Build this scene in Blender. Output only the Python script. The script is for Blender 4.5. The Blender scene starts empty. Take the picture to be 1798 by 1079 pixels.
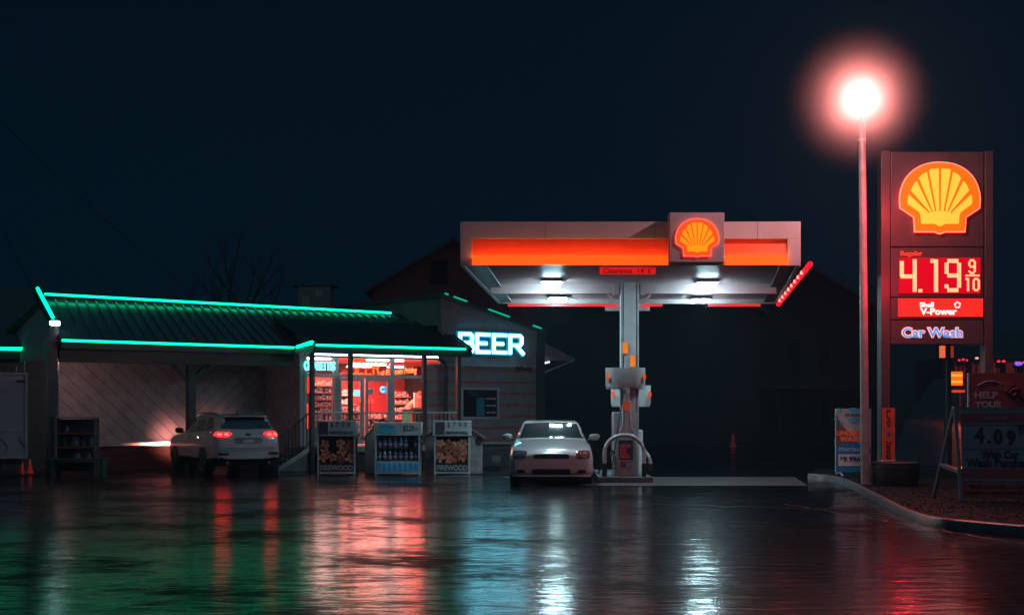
import bpy, bmesh, math, random
from mathutils import Vector, Matrix
from mathutils.bvhtree import BVHTree
random.seed(7)
R = math.radians
C = bpy.context.scene.collection
SC = bpy.context.scene
PI = math.pi

# ------------------------------------------------------------------ camera
F, HX, HY, CH = 2497.0, 899.0, 716.0, 1.62     # focal length in photo pixels, principal column, horizon row, eye height
cam = bpy.data.cameras.new('camera'); camo = bpy.data.objects.new('camera', cam); C.objects.link(camo)
cam.sensor_width = 36; cam.lens = 50; cam.clip_end = 600; cam.clip_start = .1
camo.location = (0, 0, CH); camo.rotation_euler = (PI/2, 0, 0)
cam.shift_y = (HY-539.5)/1798.0
cam.dof.use_dof = False
SC.camera = camo
# ------------------------------------------------------------------ world (night sky) and exposure
w = bpy.data.worlds.new('World'); SC.world = w; w.use_nodes = True
nt = w.node_tree; nt.nodes.clear()
wo = nt.nodes.new('ShaderNodeOutputWorld'); bg = nt.nodes.new('ShaderNodeBackground')
tc = nt.nodes.new('ShaderNodeTexCoord'); sp = nt.nodes.new('ShaderNodeSeparateXYZ'); rp = nt.nodes.new('ShaderNodeValToRGB')
nt.links.new(tc.outputs['Generated'], sp.inputs[0]); nt.links.new(sp.outputs['Z'], rp.inputs[0])
rp.color_ramp.elements[0].position = 0.0; rp.color_ramp.elements[0].color = (.0004, .0052, .0110, 1)
rp.color_ramp.elements[1].position = .30; rp.color_ramp.elements[1].color = (.0002, .0048, .0105, 1)
el = rp.color_ramp.elements.new(.75); el.color = (.006, .045, .075, 1)  # unseen zenith raised to teal as fill for the dim walls
# dim fill glow added to the unseen sky behind the camera, lights the facades
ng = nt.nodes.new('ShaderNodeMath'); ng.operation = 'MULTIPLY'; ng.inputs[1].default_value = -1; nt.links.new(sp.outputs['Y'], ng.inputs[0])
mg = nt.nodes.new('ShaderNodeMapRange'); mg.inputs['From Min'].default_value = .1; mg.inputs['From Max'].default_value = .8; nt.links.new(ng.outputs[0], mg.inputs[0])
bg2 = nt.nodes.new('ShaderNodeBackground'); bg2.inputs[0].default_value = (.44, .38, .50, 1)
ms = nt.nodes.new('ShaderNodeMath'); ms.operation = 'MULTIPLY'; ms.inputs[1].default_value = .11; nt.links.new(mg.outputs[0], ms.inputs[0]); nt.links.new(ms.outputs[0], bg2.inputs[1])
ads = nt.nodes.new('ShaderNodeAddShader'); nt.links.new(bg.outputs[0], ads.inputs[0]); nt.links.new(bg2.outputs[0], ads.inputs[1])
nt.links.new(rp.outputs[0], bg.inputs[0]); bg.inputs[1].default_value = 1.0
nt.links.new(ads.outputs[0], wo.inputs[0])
SC.view_settings.view_transform = 'Standard'; SC.view_settings.look = 'None'
SC.view_settings.exposure = 0; SC.view_settings.gamma = 1
cy = SC.cycles
cy.use_denoising = True
try: cy.denoiser = 'OPENIMAGEDENOISE'
except Exception: pass
cy.max_bounces = 6; cy.diffuse_bounces = 2; cy.glossy_bounces = 4; cy.transmission_bounces = 4; cy.volume_bounces = 0
cy.transparent_max_bounces = 8; cy.sample_clamp_indirect = 4; cy.use_light_tree = True
cy.caustics_reflective = False; cy.caustics_refractive = False

# ------------------------------------------------------------------ helpers
def PX(px, Y): return (px-HX)/F*Y
def PZ(py, Y): return CH+(HY-py)/F*Y
def GY(py): return CH*F/(py-HY)
def G(px, py): Y = GY(py); return (PX(px, Y), Y)

_m = {}
def mat(name, col, rough=.6, metal=0, e=None, es=0, var=.15, scale=6, bump=0, bscale=40, coat=0, alpha=None, trans=0):
    if name in _m: return _m[name]
    m = bpy.data.materials.new(name); m.use_nodes = True; n = m.node_tree; L = n.links
    b = n.nodes['Principled BSDF']
    b.inputs['Base Color'].default_value = (*col, 1); b.inputs['Roughness'].default_value = rough; b.inputs['Metallic'].default_value = metal
    if coat: b.inputs['Coat Weight'].default_value = coat; b.inputs['Coat Roughness'].default_value = .05
    if trans: b.inputs['Transmission Weight'].default_value = trans
    if e is not None:
        b.inputs['Emission Color'].default_value = (*e, 1); b.inputs['Emission Strength'].default_value = es
    if var:
        t = n.nodes.new('ShaderNodeTexCoord'); no = n.nodes.new('ShaderNodeTexNoise'); no.inputs['Scale'].default_value = scale
        no.inputs['Detail'].default_value = 6
        L.new(t.outputs['Object'], no.inputs['Vector'])
        r = n.nodes.new('ShaderNodeValToRGB')
        r.color_ramp.elements[0].position = .3; r.color_ramp.elements[1].position = .7
        r.color_ramp.elements[0].color = (*[c*(1-var) for c in col], 1); r.color_ramp.elements[1].color = (*[min(1, c*(1+var)) for c in col], 1)
        L.new(no.outputs['Fac'], r.inputs[0]); L.new(r.outputs[0], b.inputs['Base Color'])
        mr = n.nodes.new('ShaderNodeMapRange'); mr.inputs['To Min'].default_value = max(.02, rough*(1-var)); mr.inputs['To Max'].default_value = min(1, rough*(1+var))
        L.new(no.outputs['Fac'], mr.inputs[0]); L.new(mr.outputs[0], b.inputs['Roughness'])
    if bump:
        t2 = n.nodes.new('ShaderNodeTexCoord'); n2 = n.nodes.new('ShaderNodeTexNoise'); n2.inputs['Scale'].default_value = bscale; n2.inputs['Detail'].default_value = 4
        L.new(t2.outputs['Object'], n2.inputs['Vector'])
        bu = n.nodes.new('ShaderNodeBump'); bu.inputs['Strength'].default_value = bump; bu.inputs['Distance'].default_value = .01
        L.new(n2.outputs['Fac'], bu.inputs['Height']); L.new(bu.outputs[0], b.inputs['Normal'])
    _m[name] = m
    return m
def emit(name, col, s):
    return mat(name, tuple(min(.8, c) for c in col), .4, e=col, es=s, var=0)

class MB:
    def __init__(s): s.v = []; s.f = []; s.m = []; s.mi = 0
    def add(s, vs, fs):
        o = len(s.v); s.v += [tuple(p) for p in vs]; s.f += [tuple(i+o for i in f) for f in fs]; s.m += [s.mi]*len(fs); return s
    def box(s, x0, x1, y0, y1, z0, z1):
        x0, x1 = sorted((x0, x1)); y0, y1 = sorted((y0, y1)); z0, z1 = sorted((z0, z1))
        return s.add([(x0,y0,z0),(x1,y0,z0),(x1,y1,z0),(x0,y1,z0),(x0,y0,z1),(x1,y0,z1),(x1,y1,z1),(x0,y1,z1)],
              [(0,3,2,1),(4,5,6,7),(0,1,5,4),(1,2,6,5),(2,3,7,6),(3,0,4,7)])
    def path(s, pts, r, n=10, cap=True, sq=False):
        pts = [Vector(p) for p in pts]; rings = []
        up = Vector((0,0,1)); 
        for i, p in enumerate(pts):
            d = (pts[min(i+1, len(pts)-1)]-pts[max(i-1, 0)]).normalized()
            u = up if abs(d.dot(up)) < .95 else Vector((0,1,0))
            a = d.cross(u).normalized(); b = d.cross(a).normalized()
            rr = r[i] if isinstance(r, (list, tuple)) else r
            ph = PI/4 if sq else 0
            rings.append([p+a*rr*math.cos(2*PI*k/n+ph)+b*rr*math.sin(2*PI*k/n+ph) for k in range(n)])
        vs = [q for ring in rings for q in ring]; fs = []
        for i in range(len(pts)-1):
            for k in range(n):
                k2 = (k+1) % n
                fs.append((i*n+k, i*n+k2, (i+1)*n+k2, (i+1)*n+k))
        if cap: fs.append(tuple(range(n-1, -1, -1))); fs.append(tuple((len(pts)-1)*n+k for k in range(n)))
        return s.add(vs, fs)
    def bar(s, a, b, w): return s.path([a, b], w*.7071, 4, sq=True)
    def prism(s, poly, y0, y1):                      # polygon in x,z given thickness along y
        n = len(poly); vs = [(x, y0, z) for x, z in poly]+[(x, y1, z) for x, z in poly]
        fs = [tuple(range(n)), tuple(range(2*n-1, n-1, -1))]+[(i, i+n, (i+1) % n+n, (i+1) % n) for i in range(n)]
        return s.add(vs, fs)
    def slab(s, quad, t):                            # planar polygon thickened along its normal
        q = [Vector(p) for p in quad]; nrm = (q[1]-q[0]).cross(q[2]-q[0]).normalized(); n = len(q)
        vs = q+[p-nrm*t for p in q]
        return s.add(vs, [tuple(range(n)), tuple(range(2*n-1, n-1, -1))]+[(i, i+n, (i+1) % n+n, (i+1) % n) for i in range(n)])
    def lathe(s, prof, c=(0,0,0), n=20):
        vs = []; fs = []
        for r, z in prof:
            vs += [(c[0]+r*math.cos(2*PI*k/n), c[1]+r*math.sin(2*PI*k/n), c[2]+z) for k in range(n)]
        for i in range(len(prof)-1):
            for k in range(n):
                k2 = (k+1) % n; fs.append((i*n+k, i*n+k2, (i+1)*n+k2, (i+1)*n+k))
        fs.append(tuple(range(n-1, -1, -1))); fs.append(tuple((len(prof)-1)*n+k for k in range(n)))
        return s.add(vs, fs)
    def xf(s, M): s.v = [tuple(M @ Vector(p)) for p in s.v]; return s
    def build(s, name, mats, parent=None, smooth=False, bevel=0, loc=(0,0,0), rz=0):
        me = bpy.data.meshes.new(name); me.from_pydata(s.v, [], s.f)
        if not isinstance(mats, (list, tuple)): mats = [mats]
        for m in mats: me.materials.append(m)
        if len(mats) > 1: me.polygons.foreach_set('material_index', s.m)
        bm = bmesh.new(); bm.from_mesh(me); bmesh.ops.recalc_face_normals(bm, faces=bm.faces); bm.to_mesh(me); bm.free()
        if smooth:
            me.polygons.foreach_set('use_smooth', [True]*len(me.polygons))
            try: me.set_sharp_from_angle(angle=R(40))
            except Exception: pass
        o = bpy.data.objects.new(name, me); C.objects.link(o); o.location = loc; o.rotation_euler = (0,0,rz)
        if parent: o.parent = parent
        if bevel:
            b = o.modifiers.new('bevel', 'BEVEL'); b.width = bevel; b.segments = 2; b.limit_method = 'ANGLE'
        return o

def tag(o, label=None, cat=None, group=None, kind=None):
    if label: o['label'] = label
    if cat: o['category'] = cat
    if group: o['group'] = group
    if kind: o['kind'] = kind
    return o
def thing(name, label, cat, loc=(0,0,0), rz=0, group=None):
    o = bpy.data.objects.new(name, None); C.objects.link(o); o.location = loc; o.rotation_euler = (0,0,rz); o.empty_display_size = .2
    return tag(o, label, cat, group)
def kids(o): return [c for c in bpy.data.objects if c.parent == o]
def copy_tree(o, parent=None, loc=None, rz=None, label=None, group=None):
    c = o.copy(); C.objects.link(c); c.parent = parent
    if loc is not None: c.location = loc
    if rz is not None: c.rotation_euler = (0,0,rz)
    if label: c['label'] = label
    if group: c['group'] = group
    for ch in kids(o): copy_tree(ch, c)
    return c
def txt(s, x0, x1, z0, z1, y, m, parent, name='lettering', depth=.01, bold=0, shear=0, space=1, rot=0):
    cu = bpy.data.curves.new(name, 'FONT'); cu.body = s; cu.extrude = .5; cu.offset = bold; cu.shear = shear; cu.space_character = space
    cu.resolution_u = 3
    o = bpy.data.objects.new(name, cu); C.objects.link(o)
    me = bpy.data.meshes.new_from_object(o); bpy.data.objects.remove(o); me.name = name
    xs = [v.co.x for v in me.vertices]; ys = [v.co.y for v in me.vertices]
    ax, bx, ay, by = min(xs), max(xs), min(ys), max(ys)
    for v in me.vertices:
        X = x0+(v.co.x-ax)/(bx-ax)*(x1-x0); Z = z0+(v.co.y-ay)/(by-ay)*(z1-z0)
        v.co = (X, y+v.co.z*-depth-depth/2+.0, Z)
    if rot:
        cx, cz = (x0+x1)/2, (z0+z1)/2
        for v in me.vertices:
            dx, dz = v.co.x-cx, v.co.z-cz
            v.co.x = cx+dx*math.cos(rot)-dz*math.sin(rot); v.co.z = cz+dx*math.sin(rot)+dz*math.cos(rot)
    me.materials.clear(); me.materials.append(m)
    ob = bpy.data.objects.new(name, me); C.objects.link(ob); ob.parent = parent
    return ob
def lamp(kind, name, loc, energy, col, parent=None, **kw):
    l = bpy.data.lights.new(name, kind); l.energy = energy; l.color = col
    rot = kw.pop('rot', None)
    for k, v in kw.items(): setattr(l, k, v)
    o = bpy.data.objects.new(name, l); C.objects.link(o); o.location = loc
    if rot: o.rotation_euler = rot
    if parent: o.parent = parent
    return o

def catmull(P, n, closed=False):
    out = []
    for i in range(len(P)-1):
        a, b, c, d = P[max(i-1,0)], P[i], P[i+1], P[min(i+2,len(P)-1)]
        for k in range(n):
            t = k/n; out.append([.5*((2*b[j])+(-a[j]+c[j])*t+(2*a[j]-5*b[j]+4*c[j]-d[j])*t*t+(-a[j]+3*b[j]-3*c[j]+d[j])*t**3) for j in range(len(b))])
    out.append(list(P[-1])); return out
# ------------------------------------------------------------------ materials
M_white = mat('white_paint', (.55,.55,.56), .35, var=.12, scale=3)
M_pole = mat('grey_white_metal', (.45,.45,.46), .35, var=.15, scale=4)
M_dark = mat('dark_metal', (.02,.022,.025), .4, var=.3)
M_black = mat('black_rubber', (.012,.012,.013), .7, var=.3)
M_chrome = mat('chrome', (.5,.5,.5), .15, 1, var=.05)
M_sign_grey = mat('grey_sign_steel', (.055,.055,.06), .45, var=.12, scale=2)
M_neon = emit('green_neon', (.001,.80,.33), 3.5)
M_orange = mat('orange_paint', (.75,.16,.02), .5, var=.08)
M_redpaint = mat('red_paint', (.45,.03,.03), .5, var=.15)
M_teal = mat('teal_print', (.02,.18,.26), .5, var=.1)
M_blue = mat('blue_print', (.02,.20,.45), .5, var=.1)
M_cyan = mat('light_blue_print', (.08,.45,.60), .5, var=.1)
M_print_white = mat('white_print', (.62,.62,.64), .5, var=.06)
M_print_black = mat('black_print', (.015,.015,.02), .6, var=.1)
M_concrete = mat('concrete', (.06,.048,.05), .4, var=.35, scale=5, bump=.3, bscale=30)
M_wood = mat('split_wood', (.42,.17,.09), .7, var=.45, scale=14)
M_bark = mat('bark', (.06,.035,.025), .9, var=.4, scale=12, bump=.6)

def glass_mat(name, tint=(.9,.95,.95), a=.25):
    m = bpy.data.materials.new(name); m.use_nodes = True; n = m.node_tree; n.nodes.clear(); L = n.links
    o = n.nodes.new('ShaderNodeOutputMaterial'); mx = n.nodes.new('ShaderNodeMixShader')
    t = n.nodes.new('ShaderNodeBsdfTransparent'); g = n.nodes.new('ShaderNodeBsdfGlossy'); fr = n.nodes.new('ShaderNodeFresnel'); fr.inputs[0].default_value = 1.45
    t.inputs[0].default_value = (*tint, 1); g.inputs['Roughness'].default_value = .03
    L.new(fr.outputs[0], mx.inputs[0]); L.new(t.outputs[0], mx.inputs[1]); L.new(g.outputs[0], mx.inputs[2]); L.new(mx.outputs[0], o.inputs[0])
    return m
M_glass = glass_mat('clear_glass')

def ground_mat():
    m = bpy.data.materials.new('wet_asphalt'); m.use_nodes = True; n = m.node_tree; L = n.links; b = n.nodes['Principled BSDF']
    t = n.nodes.new('ShaderNodeTexCoord'); mp = n.nodes.new('ShaderNodeMapping'); L.new(t.outputs['Object'], mp.inputs[0])
    mp.inputs['Scale'].default_value = (.42, 1.0, 1.0); mp.inputs['Rotation'].default_value = (0, 0, R(-14))
    def noise(s, d, src=mp, rough=.5):
        q = n.nodes.new('ShaderNodeTexNoise'); q.inputs['Scale'].default_value = s; q.inputs['Detail'].default_value = d; q.inputs['Roughness'].default_value = rough
        L.new(src.outputs[0] if src is mp else t.outputs['Object'], q.inputs['Vector']); return q
    wear = noise(.45, 8, t, rough=.62); med = noise(6.5, 8, rough=.66); wav = noise(4.2, 3, rough=.5); fine = noise(30, 4, t)
    cr = n.nodes.new('ShaderNodeValToRGB'); cr.color_ramp.elements[0].color = (.0015,.004,.005,1); cr.color_ramp.elements[1].color = (.005,.008,.010,1)
    L.new(med.outputs['Fac'], cr.inputs[0]); L.new(cr.outputs[0], b.inputs['Base Color'])
    # rough stone below, a broken film of rain water on top
    ad = n.nodes.new('ShaderNodeMath'); ad.operation = 'MULTIPLY_ADD'; ad.inputs[1].default_value = .42
    ad2 = n.nodes.new('ShaderNodeMath'); ad2.operation = 'MULTIPLY'; ad2.inputs[1].default_value = .58
    L.new(wear.outputs['Fac'], ad2.inputs[0]); L.new(med.outputs['Fac'], ad.inputs[0]); L.new(ad2.outputs[0], ad.inputs[2])
    film = n.nodes.new('ShaderNodeValToRGB'); film.color_ramp.elements[0].position = .48; film.color_ramp.elements[0].color = (1,1,1,1)
    film.color_ramp.elements[1].position = .58; film.color_ramp.elements[1].color = (.04,.04,.04,1)
    L.new(ad.outputs[0], film.inputs[0]); L.new(film.outputs[0], b.inputs['Coat Weight'])
    cro = n.nodes.new('ShaderNodeMapRange'); cro.inputs['From Min'].default_value = .38; cro.inputs['From Max'].default_value = .6; cro.inputs['To Min'].default_value = .09; cro.inputs['To Max'].default_value = .16
    L.new(ad.outputs[0], cro.inputs[0]); L.new(cro.outputs[0], b.inputs['Coat Roughness']); b.inputs['Coat IOR'].default_value = 1.6
    b.inputs['Roughness'].default_value = .40; b.inputs['IOR'].default_value = 1.04
    b1 = n.nodes.new('ShaderNodeBump'); b1.inputs['Strength'].default_value = 1; b1.inputs['Distance'].default_value = .013
    b2 = n.nodes.new('ShaderNodeBump'); b2.inputs['Strength'].default_value = .5; b2.inputs['Distance'].default_value = .0028
    L.new(wav.outputs['Fac'], b1.inputs['Height']); L.new(fine.outputs['Fac'], b2.inputs['Height'])
    L.new(b1.outputs[0], b2.inputs['Normal']); L.new(b2.outputs[0], b.inputs['Normal']); L.new(b2.outputs[0], b.inputs['Coat Normal'])
    return m

# ================================================================== SETTING
g = MB(); g.add([(-160,-20,0),(160,-20,0),(160,260,0),(-160,260,0)], [(0,1,2,3)])
tag(g.build('ground', ground_mat()), kind='structure')
# concrete pad below the canopy
g = MB(); g.add([(PX(990,29.75),29.75,.004),(PX(1418,29.75),29.75,.004),(PX(1395,33.5),33.5,.004),(PX(880,33.5),33.5,.004)], [(0,1,2,3)])
tag(g.build('concrete_pad', M_concrete), kind='structure')

rc = random.Random(4)
for j, (x0_, y0_, x1_, y1_) in enumerate(((4.6,24.0,6.4,15.5),(-6.5,19.5,2.2,16.8),(-9,27.5,-2.5,25.2),(1.0,24.5,8.2,21.5))):
    k = MB(); pts = []; N = 40
    for i in range(N+1):
        f_ = i/N; pts.append(Vector((x0_+(x1_-x0_)*f_+rc.gauss(0,.05), y0_+(y1_-y0_)*f_+rc.gauss(0,.09), .004)))
    for i in range(N):
        a, b = pts[i], pts[i+1]; d = (b-a).normalized(); nn = Vector((-d.y,d.x,0)); w0, w1 = rc.uniform(.012,.035), rc.uniform(.012,.035)
        k.add([a-nn*w0, b-nn*w1, b+nn*w1, a+nn*w0], [(0,1,2,3)])
    tag(k.build('tar_seam', mat('tar', (.006,.006,.007), .55, var=.3)), kind='structure')
# kerb and planting bed
kf = [(1418,841),(1452,844),(1484,853),(1512,868),(1548,888),(1590,910),(1640,925),(1710,933),(1800,941),(1900,950)]
kb = [(1440,835.5),(1478,838.5),(1512,847),(1540,862),(1578,882),(1618,900),(1662,913),(1722,921),(1800,928),(1900,936)]
def smooth_line(p, n=5):
    out = []
    for i in range(len(p)-1):
        a, b, c, d = p[max(i-1,0)], p[i], p[i+1], p[min(i+2,len(p)-1)]
        for k in range(n):
            t = k/n
            out.append(tuple(.5*((2*b[j])+(-a[j]+c[j])*t+(2*a[j]-5*b[j]+4*c[j]-d[j])*t*t+(-a[j]+3*b[j]-3*c[j]+d[j])*t**3) for j in (0,1)))
    out.append(p[-1]); return out
KF = smooth_line([G(*p) for p in kf]); KB = smooth_line([G(*p) for p in kb])
g = MB(); n = len(KF)
vs = []
for (fx, fy), (bx_, by_) in zip(KF, KB):
    dx, dy = bx_-fx, by_-fy; L_ = math.hypot(dx, dy); dx /= L_; dy /= L_
    vs += [(fx, fy, 0), (fx+dx*.03, fy+dy*.03, .11), (fx+dx*.06, fy+dy*.06, .13), (fx+dx*.24, fy+dy*.24, .13), (fx+dx*.26, fy+dy*.26, 0)]
fs = []
for i in range(n-1):
    for k in range(4): fs.append((i*5+k, i*5+k+1, (i+1)*5+k+1, (i+1)*5+k))
g.add(vs, fs)
M_kerb = mat('kerb_concrete', (.085,.085,.09), .4, var=.5, scale=3, bump=.6, bscale=18)
tag(g.build('kerb', M_kerb, smooth=True), kind='structure')
M_mulch = mat('mulch', (.011,.011,.011), .9, var=.5, scale=9, bump=1, bscale=22)
bed = [(v[0], v[1]) for v in [vs[i*5+3] for i in range(n)]]
g = MB(); bm_pts = [(x, y, .09) for x, y in bed]+[(16, 17.5, .09), (16, 36, .09), (PX(1432,36), 36, .09)]
g.add(bm_pts, [tuple(range(len(bm_pts)))])
tag(g.build('planting_bed', M_mulch), kind='structure')
for m_ in (M_mulch, mat('bark_chips', (.013,.012,.011), .9, var=.5, scale=3)): m_.node_tree.nodes['Principled BSDF'].inputs['Specular IOR Level'].default_value = .08
# loose bark and gravel on the bed
g = MB(); cand = 0
def inbed(x, y):
    c = False; P = [(p[0], p[1]) for p in bm_pts]; j = len(P)-1
    for i in range(len(P)):
        if (P[i][1] > y) != (P[j][1] > y) and x < (P[j][0]-P[i][0])*(y-P[i][1])/(P[j][1]-P[i][1])+P[i][0]: c = not c
        j = i
    return c
while cand < 9000:
    x = random.uniform(5.5, 14); y = random.uniform(17.8, 33)
    if not inbed(x, y): 
        cand += 1; continue
    s = random.uniform(.010, .028); a = random.uniform(0, PI); c_, s_ = math.cos(a), math.sin(a); h = random.uniform(.004, .012)
    q = [(-s, -s*.4), (s, -s*.4), (s*.8, s*.4), (-s*.7, s*.5)]
    base = [(x+u*c_-v*s_, y+u*s_+v*c_, .088) for u, v in q]; top = [(p[0], p[1], .088+h*random.uniform(.6, 1.3)) for p in base]
    g.add(base+top, [(4,5,6,7),(0,1,5,4),(1,2,6,5),(2,3,7,6),(3,0,4,7)]); cand += 1
tag(g.build('bark_chips', mat('bark_chips', (.013,.012,.011), .7, var=.5, scale=3)), 'scattered bark chips and gravel covering the planting bed', 'mulch', kind='stuff')
# side street climbing away at the right
g = MB(); g.add([(PX(1565,40),40,.01),(PX(1800,40),40,.01),(PX(1745,62),62,1.2),(PX(1745,95),95,3.6),(PX(1640,95),95,3.6),(PX(1590,62),62,1.2)], [(0,1,2,5),(5,2,3,4)])
tag(g.build('side_street', mat('wet_side_road', (.05,.03,.03), .45, var=.4, scale=.6, bump=.5, bscale=3)), kind='structure')
g = MB(); g.add([(-160,90,-.02),(160,90,-.02),(160,160,11),(-160,160,9)], [(0,1,2,3)])
tag(g.build('hill', mat('dark_grass_hill', (.02,.03,.02), .9, var=.5, scale=.3)), kind='structure')

# ================================================================== CANOPY
YF, YR = 28.0, 34.2
zf, zt = 4.423, PZ(389, YF)
zr = PZ(533, YR); zrt = zr+(zt-zf)
fl, fr_, rl, rr = PX(808,YF), PX(1406,YF), PX(875,YR), PX(1365,YR)
cn = thing('fuel_canopy', 'white fuel canopy on a single square column with a glowing orange band', 'canopy', (0,0,0))
M_fascia = mat('fascia_white', (.50,.47,.48), .42, var=.08, scale=1.2)
def cpt(u, v, top=0):      # u across 0..1, v front..rear 0..1
    xf_ = fl+(fr_-fl)*u; xr_ = rl+(rr-rl)*u
    return Vector((xf_+(xr_-xf_)*v, YF+(YR-YF)*v, (zf+(zr-zf)*v)+top*(zt-zf)))
# roof deck with ribs running across
M_deck = mat('ribbed_deck', (.46,.34,.36), .45, var=.12, scale=2)
d = MB(); NR = 44
for i in range(NR):
    v0, v1 = .01+.98*i/NR, .01+.98*(i+.55)/NR; v2 = .01+.98*(i+1)/NR
    a, b, c, e_ = cpt(.01,v0), cpt(.99,v0), cpt(.99,v1), cpt(.01,v1)
    off = Vector((0,0,.10)); d.add([a+off,b+off,c+off,e_+off], [(0,1,2,3)])
    f_, h_ = cpt(.01,v2), cpt(.99,v2); o2 = Vector((0,0,.15))
    d.add([e_+off,c+off,c+o2,e_+o2], [(0,1,2,3)]); d.add([e_+o2,c+o2,h_+o2,f_+o2], [(0,1,2,3)]); d.add([f_+o2,h_+o2,h_+off,f_+off], [(0,1,2,3)])
d.build('roof_deck', M_deck, cn)
top = MB(); top.slab([cpt(.01,.01,.8), cpt(.99,.01,.8), cpt(.99,.99,.8), cpt(.01,.99,.8)], .05); top.build('roof_top', M_dark, cn)
fx0, fx1, fx2, fx3 = PX(829,YF), PX(1173,YF), PX(1272,YF), PX(1383,YF)
zb1, zb2 = PZ(419,YF), PZ(449,YF)
# front fascia frame: upper strip, two side cheeks, recessed red field
f = MB(); f.box(fl, fr_, YF, YF+.08, zb1, zt); f.box(fl, fx0, YF, YF+.08, zf, zb1-.003); f.box(fx3, fr_, YF, YF+.08, zf, zb1-.003)
f.box(fx1, fx2, YF+.001, YF+.08, zf, zb1-.003)
f.build('front_fascia', M_fascia, cn, bevel=.006)
for px in (958, 1150, 1330):
    jn = MB(); jn.box(PX(px,YF)-.004, PX(px,YF)+.004, YF-.003, YF+.01, zb1, zt-.01); jn.build('fascia_joint', mat('joint_grey', (.12,.1,.11), .6), cn)
M_red_field = mat('red_orange_panel', (.80,.10,.02), .45, var=.05, e=(.9,.03,.010), es=.10)
M_bar = mat('orange_light_bar', (.8,.12,.02), .4, var=0, e=(1,.105,.005), es=1.15)
M_led_strip = emit('amber_led_strip', (1,.30,.03), 38)
for a_, b_ in ((fx0, fx1), (fx2, fx3)):
    r_ = MB(); r_.add([(a_, YF+.10, zb1), (b_, YF+.10, zb1), (b_, YF+.02, zb2-.05), (a_, YF+.02, zb2-.05)], [(0,1,2,3)]); r_.box(a_, b_, YF+.10, YF+.12, zf+.02, zb1); r_.build('red_field', M_red_field, cn)
    l_ = MB()
    nseg = max(1, round((b_-a_)/2.0))
    for i in range(nseg):
        p0 = a_+(b_-a_)*i/nseg; p1 = a_+(b_-a_)*(i+1)/nseg
        l_.box(p0+.004, p1-.004, YF-.10, YF+.01, zf+.008, zb2-.04); pass
    l_.box(a_+.004, b_-.004, YF-.102, YF-.075, zb2-.06, zb2); l_.build('light_bar', M_bar, cn)
    s_ = MB(); s_.box(a_+.03, b_-.03, YF-.072, YF-.058, zb2-.038, zb2-.026); s_.build('light_strip', M_led_strip, cn)
# side and rear fascias
def fascia_side(u, name, thick):
    s = MB(); o = Vector((thick,0,0)); a, b = cpt(u,0.013), cpt(u,1); a2, b2 = cpt(u,0.013,1), cpt(u,1,1)
    s.add([a,b,b2,a2,a+o,b+o,b2+o,a2+o], [(0,1,2,3),(4,7,6,5),(0,4,5,1),(1,5,6,2),(2,6,7,3),(3,7,4,0)]); s.build(name, M_fascia, cn)
fascia_side(0, 'side_fascia', .07); fascia_side(1, 'side_fascia', -.07)
s = MB(); a, b = cpt(.012,1), cpt(.988,1); s.box(a.x, b.x, YR-.06, YR+.01, zr, zrt); s.build('rear_fascia', M_fascia, cn)
s = MB(); s.box(cpt(.02,1).x+.1, PX(1163,YR), YR+.012, YR+.05, zr-.06, zr-.005); s.box(PX(1244,YR), PX(1335,YR), YR+.012, YR+.05, zr-.06, zr-.005)
s.build('rear_red_light', emit('red_led', (1,.012,.02), 1.3), cn)
# soffit strips along the two sides
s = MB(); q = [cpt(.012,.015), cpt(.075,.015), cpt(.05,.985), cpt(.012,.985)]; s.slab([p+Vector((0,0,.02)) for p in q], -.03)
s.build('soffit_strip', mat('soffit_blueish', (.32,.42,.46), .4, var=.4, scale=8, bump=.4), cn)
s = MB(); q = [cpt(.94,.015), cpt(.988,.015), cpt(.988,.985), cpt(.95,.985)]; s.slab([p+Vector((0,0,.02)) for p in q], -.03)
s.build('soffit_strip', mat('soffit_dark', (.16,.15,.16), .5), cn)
# right side red light rail with bulbs
s = MB(); a = cpt(1,-.01)+Vector((.18,0,.02)); b = cpt(1,.99)+Vector((.02,0,-.02)); s.path([a, b], .055, 10); s.build('side_light_rail', emit('rail_red', (1,.006,.02), 1.1), cn, smooth=True)
for i in range(8):
    p = a.lerp(b, .16+.1*i)+Vector((-.05,0,-.02)); bb = MB(); bb.lathe([(0.001,-.04),(.03,-.03),(.035,0),(.03,.03),(.001,.04)], p, 8); bb.build('light_bulb', emit('bulb_pink', (1,.28,.22), 2.2), cn, smooth=True)
# column and beams
Yc = 31.4; cx0, cx1 = PX(1089,Yc), PX(1121,Yc); cm = (cx0+cx1)/2; hw = (cx1-cx0)/2
ztc = zf+(zr-zf)*((Yc-YF)/(YR-YF))+.12
c = MB()
c.box(cx0, cx1, Yc+.10, Yc+.13, .12, ztc); c.box(cx0, cx0+.05, Yc-.12, Yc+.10, .12, ztc); c.box(cx1-.05, cx1, Yc-.12, Yc+.10, .12, ztc); c.box(cx0+.07, cx1-.07, Yc-.18, Yc+.02, .12, ztc)
c.build('column', mat('column_white', (.50,.51,.54), .4, var=.18, scale=2.5), cn, bevel=.006)
bb = MB(); bb.box(cpt(.03,.5).x, cpt(.97,.5).x, Yc-.07, Yc+.07, ztc-.24, ztc-.21); bb.box(cpt(.03,.5).x, cpt(.97,.5).x, Yc-.012, Yc+.012, ztc-.21, ztc-.03); bb.box(cpt(.03,.5).x, cpt(.97,.5).x, Yc-.07, Yc+.07, ztc-.03, ztc)
for sg in (-1, 1):
    bb.box(cm+sg*(hw+.03), cm+sg*(hw+.16), Yc-.10, Yc+.10, ztc-.27, ztc-.05)
    bb.bar((cm+sg*hw, Yc, ztc-.55), (cm+sg*(hw+.28), Yc, ztc-.24), .04)
bb.build('roof_beam', M_deck, cn)
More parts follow.
